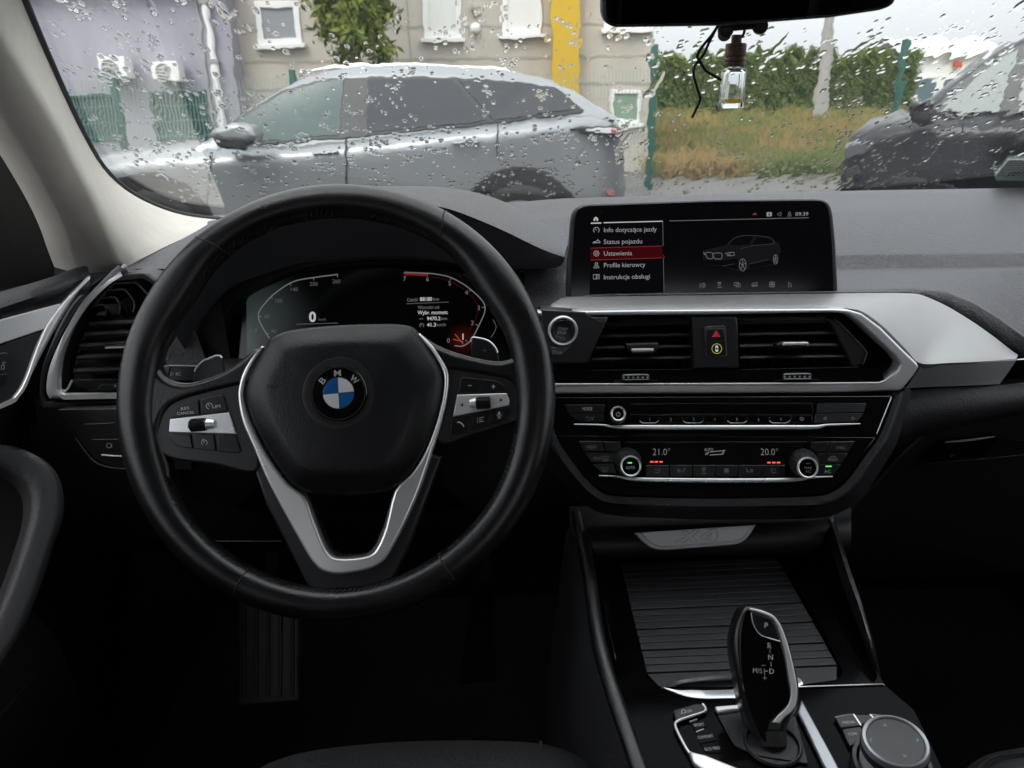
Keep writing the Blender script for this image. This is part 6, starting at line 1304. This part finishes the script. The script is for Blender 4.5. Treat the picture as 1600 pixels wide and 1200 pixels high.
# leaves
def leaves(name, pts, size, mat, par, seed, asp=.5):
    r = random.Random(seed); V2, F2 = [], []
    for p in pts:
        n = Vector((r.gauss(0, 1), r.gauss(0, 1), r.gauss(0, .8))).normalized(); a = n.orthogonal().normalized(); b = n.cross(a); t = r.uniform(0, 6.3)
        u = (a * math.cos(t) + b * math.sin(t)) * size * r.uniform(.6, 1.4); v = n.cross(u) * asp; i = len(V2)
        V2 += [p - u, p + v, p + u, p - v]; F2.append((i, i + 1, i + 2, i + 3))
    me = bpy.data.meshes.new(name); me.from_pydata([tuple(v - rootloc(par)) for v in V2], [], F2)
    o = bpy.data.objects.new(name, me); COL.objects.link(o); o.parent = par; me.materials.append(mat); return o
def foliage(name, c1, c2, sc):
    m = mixmat(name, c1, c2, sc, .75, (.35, .65)); m.node_tree.nodes['Principled BSDF'].inputs['Subsurface Weight'].default_value = 0; return m
HG = foliage('hedge_foliage', (.070, .112, .030), (.19, .245, .07), 1.4); TR = foliage('tree_foliage', (.065, .105, .022), (.22, .25, .05), 2.5)
hx0, hx1 = atY(1022, 140, 39).x, atY(1425, 140, 39).x; rg = random.Random(5)
hedge = T('conifer_hedge', 'tall green conifer hedge across the field', 'hedge', ((hx0 + hx1) / 2, 39, 0))
def htop(x): return 2.75 + .55 * noise.noise(Vector((x * 1.4, 0, 3))) + .35 * noise.noise(Vector((x * 4, 0, 7))) - .25 * max(0, (x - hx1 + 3) / 3)
pts = []
for k in range(42000):
    x = rg.uniform(hx0, hx1); t = htop(x); z = t * (1 - rg.random() ** 1.6) ** .9 if rg.random() < .8 else t + rg.uniform(-.2, .15); d = .55 * (1 - .5 * z / 3.2)
    pts.append(Vector((x, 39 - d + rg.gauss(0, .18), z)))
leaves('foliage', pts, .06, HG, hedge, 1)
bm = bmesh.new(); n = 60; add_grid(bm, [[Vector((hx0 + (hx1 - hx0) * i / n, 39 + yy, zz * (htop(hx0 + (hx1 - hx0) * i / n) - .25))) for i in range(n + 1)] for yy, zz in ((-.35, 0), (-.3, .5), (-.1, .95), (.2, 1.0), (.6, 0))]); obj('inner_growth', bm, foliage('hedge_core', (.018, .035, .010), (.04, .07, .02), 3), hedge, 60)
tc_ = atY(547, -70, 12.6); tree = T('pine_tree', 'olive green tree in front of the beige building', 'tree', (tc_.x, tc_.y, 0))
bm = bmesh.new(); add_tube(bm, [Vector((tc_.x + .06 * math.sin(k), tc_.y, k * .45)) for k in range(9)], [.12 - .01 * k for k in range(9)], 10); tips = []
for k in range(46):
    z = 2.0 + 3.0 * (k / 46); a = k * 2.4; L = (.52 - .07 * abs(z - 2.7)) * rg.uniform(.6, 1.1)
    p0 = Vector((tc_.x, tc_.y, z)); p1 = p0 + Vector((math.cos(a) * L * .6, math.sin(a) * L * .6, .12)); p2 = p0 + Vector((math.cos(a) * L, math.sin(a) * L, -.05 + rg.uniform(-.15, .15)))
    add_tube(bm, [p0, p1, p2], [.025, .014, .006], 5); tips += [p0.lerp(p1, .6), p1, p1.lerp(p2, .5), p2, p2]
obj('trunk', bm, M('bark', (.08, .06, .045), .9, bump=('noise', 30, .6, .02)), tree, 60)
pts = [p + Vector((rg.gauss(0, .09), rg.gauss(0, .09), rg.gauss(0, .10))) for p in tips for _ in range(60)]
leaves('crown', pts, .070, TR, tree, 2, .35)
pp = atY(1283, 150, 31); pole = T('utility_pole', 'grey concrete utility pole in front of the hedge', 'pole', (pp.x, pp.y, 0))
bm = bmesh.new(); add_tube(bm, [Vector((pp.x, pp.y, z)) for z in (0, 2, 4.3)], [.27, .23, .19], 14); obj('shaft', bm, CONC, pole, 60); box('cross_arm', (pp.x - .35, pp.y - .06, 3.75), (pp.x + .35, pp.y + .06, 3.88), CONC, pole, .01)
for sx in (-.3, 0, .3): box('insulator', (pp.x + sx - .04, pp.y - .04, 3.88), (pp.x + sx + .04, pp.y + .04, 4.05), WPAINT, pole, .01)
fx0, fx1 = atY(1418, 140, 44).x, atY(1560, 140, 44).x; far_ = T('distant_shed', 'white distant shed with blue grey windows past the hedge', 'building', ((fx0 + fx1) / 2, 44, 0))
box('wall', (fx0, 44, 0), (fx1, 50, 2.7), WPAINT, far_); bm = bmesh.new()
add_grid(bm, [[Vector((fx0 - .3, 43.7, 2.7)), Vector((fx1 + .3, 43.7, 2.7))], [Vector((fx0 - .3, 47, 3.7)), Vector((fx1 + .3, 47, 3.7))], [Vector((fx0 - .3, 50.3, 2.7)), Vector((fx1 + .3, 50.3, 2.7))]]); obj('roof', bm, M('pale_roof', (.55, .56, .56), .7), far_, 0)
FF = Fr((0, 44, 0), (0, -1, 0))
for a, b_ in ((1424, 1462), (1468, 1500), (1506, 1540)): window(far_, FF, a, 118, b_, 158, M('blue_grey_pane', (.10, .15, .18), .2), .10, False)
box('red_sign', (atY(1488, 110, 43.9).x, 43.8, 2.15), (atY(1500, 110, 43.9).x, 43.95, 2.5), M('red_sign_paint', (.55, .08, .05), .5), far_)

# ---- parked cars
def car(name, lab, Yn, stations, roof, wins, W, wheels, paint, glass, extra):
    t = T(name, lab, 'car', atY(stations[len(stations) // 2][0], 300, Yn) * 1.0)
    ROOTLOC[t.name] = Vector((t.location.x, Yn + W / 2, 0)); t.location = ROOTLOC[t.name]
    k = .40
    def ysid(z): return Yn + .075 + (z - 1.0) * k
    far_y = lambda y: 2 * (Yn + W / 2) - y
    rows = []
    st = cr(stations, 4)
    for px, py, inset, zb in st:
        p = atY(px, py, Yn); zt = p.z; yb = max(ysid(zt), Yn + .03) + inset
        near = [(Yn + .10 + inset, zb), (Yn + .02 + inset, zb + .06), (Yn + inset - .01, zb + .22), (Yn + inset - .022, (zb + zt) / 2 - .02), (Yn + inset - .012, zt - .20), (Yn + inset - .020, zt - .13), (Yn + inset - .012, zt - .085), (Yn + inset + .02, zt - .045), (yb - .01, zt - .012), (yb + .03, zt)]
        row = [Vector((p.x, y, z)) for y, z in near] + [Vector((p.x, Yn + W * .3, zt + .015)), Vector((p.x, Yn + W * .5, zt + .02)), Vector((p.x, Yn + W * .7, zt + .015))] + [Vector((p.x, far_y(y), z)) for y, z in reversed(near)]
        rows.append(row)
    bm = bmesh.new(); V = add_grid(bm, rows); bm.faces.new(V[0]); bm.faces.new(list(reversed(V[-1]))); body = obj('body', bm, paint, t, 50)
    rows = []
    for px, pb, pr in cr(roof, 4):
        zb_ = atY(px, pb, Yn + .1).z - .03; zr = max(atY(px, pr, Yn + .28).z, zb_ + .01); X = atY(px, pb, Yn).x
        yb, yr = ysid(zb_), ysid(zr)
        near = [(yb, zb_), (yb + (yr - yb) * .5, (zb_ + zr) / 2), (yr - .02 * (zr - zb_), zr - .06 * min(1, (zr - zb_) * 3)), (yr + .05, zr)]
        rows.append([Vector((X, y, z)) for y, z in near] + [Vector((X, Yn + W * .5, zr + .03))] + [Vector((X, far_y(y), z)) for y, z in reversed(near)])
    bm = bmesh.new(); V = add_grid(bm, rows); bm.faces.new(V[0]); bm.faces.new(list(reversed(V[-1]))); obj('cabin_roof', bm, paint, t, 45)
    n = Vector((0, -1, k)).normalized(); fs_ = Fr(Vector((0, ysid(1.0), 1.0)), n)
    for nm, pts, mt in wins: plate(nm, fs_, rnd(pts), -.02, .012, mt, t, .004, 1)
    FSd = Fr((0, Yn - .012, 0), (0, -1, 0)); FSd2 = Fr((0, Yn, 0), (0, -1, 0))
    for px in wheels:
        X = atY(px, 300, Yn).x; a, b = FSd2.hit(px, 300)[0], .37
        lathe('arch_liner', FSd2, X, .40, [(.475, -.10), (.475, .030), (.455, .036), (.44, .032), (0, .030)], RUBBER, t, 40)
        w = lathe('wheel', FSd2, X, .37, [(.36, .0), (.37, .04), (.36, .055), (.33, .065), (.27, .066), (.26, .052)], RUBBER, t, 40)
        r_ = lathe('rim', FSd2, X, .37, [(.262, .056), (.255, .064), (.235, .050), (.08, .045), (.06, .062), (0, .064)], M('alloy', (.45, .46, .48), .3, metal=.8), w, 40)
        for q in range(5):
            a = R_(90 + 72 * q); plate('spoke', FSd2, [[(X + .05 * math.cos(a + .7), .37 + .05 * math.sin(a + .7)), (X + .25 * math.cos(a + .12), .37 + .25 * math.sin(a + .12)), (X + .25 * math.cos(a - .12), .37 + .25 * math.sin(a - .12)), (X + .05 * math.cos(a - .7), .37 + .05 * math.sin(a - .7))]], .04, .062, r_.data.materials[0], w, .004, 1, local=True)
    extra(t, FSd2, fs_)
    return t
PAINT1 = M('silver_grey_paint', (.245, .257, .263), .38, metal=.5, coat=.4); PAINT2 = M('dark_grey_paint', (.010, .010, .012), .32, spec=.35, coat=.1)
CGLASS = M('tinted_car_glass', (.030, .033, .040), .08, spec=.55); CGLASSL = M('pale_car_glass', (.075, .11, .105), .10, spec=.4); TRIMB = M('car_black_trim', (.015, .015, .016), .35)
TAIL = M('tail_lamp_red', (.35, .05, .05), .12, coat=.8); LENS = M('lamp_lens', (.62, .62, .62), .08, coat=.8)
def ex1(t, fs_, fg):
    m_ = plate('tail_lamp', fs_, rnd([(893, 201, 2), (930, 197.5), (972, 198, 3), (974, 213, 3), (925, 211.5)]), -.3, .030, TRIMB, t, .006)
    plate('lens', fs_, rnd([(914, 202, 1), (940, 199.8), (970, 200, 2), (971, 208.5, 2), (930, 207.5)]), 0, .036, LENS, m_, .003); plate('lens', fs_, rnd([(955, 200.6), (969, 201, 1), (970, 207, 1), (955, 207)]), .03, .040, TAIL, m_, .002)
    for pts in ([(706, 222, 2), (750, 220.6, 2), (750, 225.5, 2), (706, 227, 2)], [(487, 237, 2), (528, 234.4, 2), (528, 239.2, 2), (487, 242, 2)]): plate('door_handle', fs_, rnd(pts), 0, .055, PAINT1, t, .012)
    for a, b_ in (((541, 216), (541, 330)), ((776, 194), (778, 252)), ((330, 240), (322, 335))): plate('door_gap', fs_, [(a[0] - 1, a[1]), (a[0] + 1, a[1]), (b_[0] + 1, b_[1]), (b_[0] - 1, b_[1])], .0, .0235, TRIMB, t)
    mr = plate('mirror', fs_, rnd([(322, 214, 6), (330, 200, 8), (362, 190.5, 10), (392, 196, 8), (402, 212, 5), (396, 222, 4), (345, 222, 6)]), .06, .26, PAINT1, t, .04, 3)
    plate('mirror_underside', fs_, rnd([(330, 216, 4), (398, 212, 4), (398, 222, 4), (372, 236, 6), (338, 232, 6)]), .02, .24, TRIMB, mr, .02)
    plate('sill_trim', fs_, [(250, 358), (760, 330), (760, 352), (250, 380)], -.02, .022, TRIMB, t, .005)
    plate('roof_rail', Fr((0, 6.32, 0), (0, -1, .3)), rnd([(468, 112, 3), (520, 100, 6), (650, 97.6), (790, 105), (808, 113, 3), (790, 110.5), (650, 103.5), (520, 106.5, 4)]), -.02, .02, BRUSH, t, .008)
    plate('rear_reflector', fs_, [(950, 300), (962, 298), (962, 302), (950, 304)], -.2, .0, TAIL, t, .002)
wins1 = [('window_surround', [(352, 194), (372, 183), (438, 142, 8), (505, 122, 10), (600, 118), (712, 120), (800, 126), (868, 134, 6), (912, 171, 4), (905, 175), (820, 186), (700, 199), (560, 213), (402, 226)], TRIMB)]
def car1_wins():
    return wins1 + [('front_window', [(369, 190), (441, 146, 6), (506, 126, 8), (538, 123.5), (530, 210), (402, 222.5)], CGLASSL), ('rear_window', [(573, 122.5), (707, 124), (762, 188), (700, 195.5), (573, 207.5)], CGLASS), ('quarter_window', [(716, 125), (798, 130), (863, 137, 4), (900, 169, 3), (820, 182), (770, 187.5)], CGLASS)]
st1 = [(-15, 300, .30, .35), (20, 272, .14, .30), (90, 256, .04, .25), (200, 240, .0, .22), (330, 232, .0, .22), (450, 226, 0, .22), (600, 211.5, 0, .22), (760, 193, 0, .22), (880, 178.5, .01, .24), (935, 178, .05, .28), (962, 187, .11, .32), (976, 200, .17, .36), (982, 240, .22, .40)]
rf1 = [(300, 232, 226), (345, 224, 195), (400, 222, 158), (460, 220, 126), (520, 215, 108), (600, 207, 103.5), (690, 199, 104), (780, 190, 111), (850, 183, 122), (900, 180, 143), (940, 178, 165), (968, 184, 182)]
# let the front glass sit above the dark surround
c1 = car('parked_car', 'light silver grey coupe-backed car parked across the view', 6.0, st1, rf1, car1_wins(), 1.86, (236, 812), PAINT1, CGLASS, ex1)
for ch in c1.children:
    if ch.name.split('.')[0] in ('front_window', 'rear_window', 'quarter_window'):
        ch.location = (0, -.006, .003)
_keep = (CAM.copy(), cF.copy(), cR.copy(), cU.copy())
TH2 = R_(-28); pivot = atY(1316, 250, 5.0); pivot.z = 0; inv = Matrix.Rotation(-TH2, 3, 'Z')
# the second car stands at an angle: measure it in its own square frame, then turn it about its front corner
CAM = pivot + inv @ (CAM - pivot); cF = inv @ cF; cR = inv @ cR; cU = inv @ cU
Y2 = 5.0
def ex2(t, fs_, fg):
    mr = plate('mirror', fs_, rnd([(1418, 172, 4), (1428, 162, 6), (1450, 160, 6), (1462, 168, 4), (1464, 190, 4), (1440, 198, 6), (1421, 190, 6)]), .06, .22, TRIMB, t, .03, 3)
    plate('mirror_cap', fs_, rnd([(1417, 171, 4), (1427, 157, 6), (1452, 155, 6), (1463, 165, 3), (1440, 170, 6)]), .08, .24, PAINT2, mr, .02)
    for pts in ([(1640, 205, 2), (1700, 205, 2), (1700, 213, 2), (1640, 213, 2)],): plate('door_handle', fs_, rnd(pts), 0, .05, PAINT2, t, .01)
    plate('headlight', fs_, rnd([(1318, 228, 4), (1340, 219, 4), (1366, 221, 3), (1350, 238, 5), (1322, 246, 4)]), -.25, .02, M('headlight_glass', (.10, .10, .11), .08, coat=.8), t, .01)
    plate('fog_lamp', fs_, rnd([(1318, 264, 4), (1342, 258, 4), (1346, 274, 4), (1322, 282, 4)]), -.25, .015, TRIMB, t, .01)
    for x in (1506, 1740): plate('door_gap', fs_, [(x - 1.2, 186), (x + 1.2, 186), (x - 2.8, 340), (x - 5.2, 340)], 0, .0235, TRIMB, t)
st2 = [(1302, 262, .22, .36), (1307, 232, .14, .30), (1320, 212, .08, .28), (1345, 200, .03, .26), (1395, 190, .01, .24), (1460, 184, 0, .24), (1560, 183, 0, .24), (1760, 181, 0, .24), (2250, 172, 0, .24), (3000, 160, .02, .24), (3400, 170, .05, .28), (3550, 205, .15, .34)]
rf2 = [(1428, 189, 180), (1448, 187, 160), (1470, 186, 140), (1510, 185, 106), (1555, 184, 73), (1600, 183, 51), (1660, 182, 33), (1800, 180, 8), (2200, 172, -40), (2800, 160, -90), (3200, 165, -60), (3450, 175, 80)]
w2 = [('window_surround', [(1448, 174), (1482, 143, 4), (1522, 110, 6), (1566, 78, 8), (1605, 60, 8), (1700, 46), (1980, 40), (1980, 178), (1700, 180)], TRIMB), ('front_window', [(1466, 175), (1494, 145, 4), (1530, 114, 6), (1568, 86, 6), (1592, 75, 4), (1560, 178)], CGLASSL), ('rear_window', [(1608, 69, 4), (1700, 56), (1790, 52), (1790, 178), (1584, 178)], CGLASS)]
c2 = car('parked_car', 'dark grey sport utility car at the right edge of the view', Y2, st2, rf2, w2, 1.9, (1420, 2935), PAINT2, CGLASS, ex2)
for ch in c2.children:
    if ch.name.split('.')[0] in ('front_window', 'rear_window'): ch.location = (0, -.006, .003)
CAM, cF, cR, cU = _keep
l2 = ROOTLOC[c2.name]; c2.location = pivot + Matrix.Rotation(TH2, 3, 'Z') @ (l2 - pivot); c2.rotation_euler = (0, 0, TH2)
bpy.context.view_layer.update()
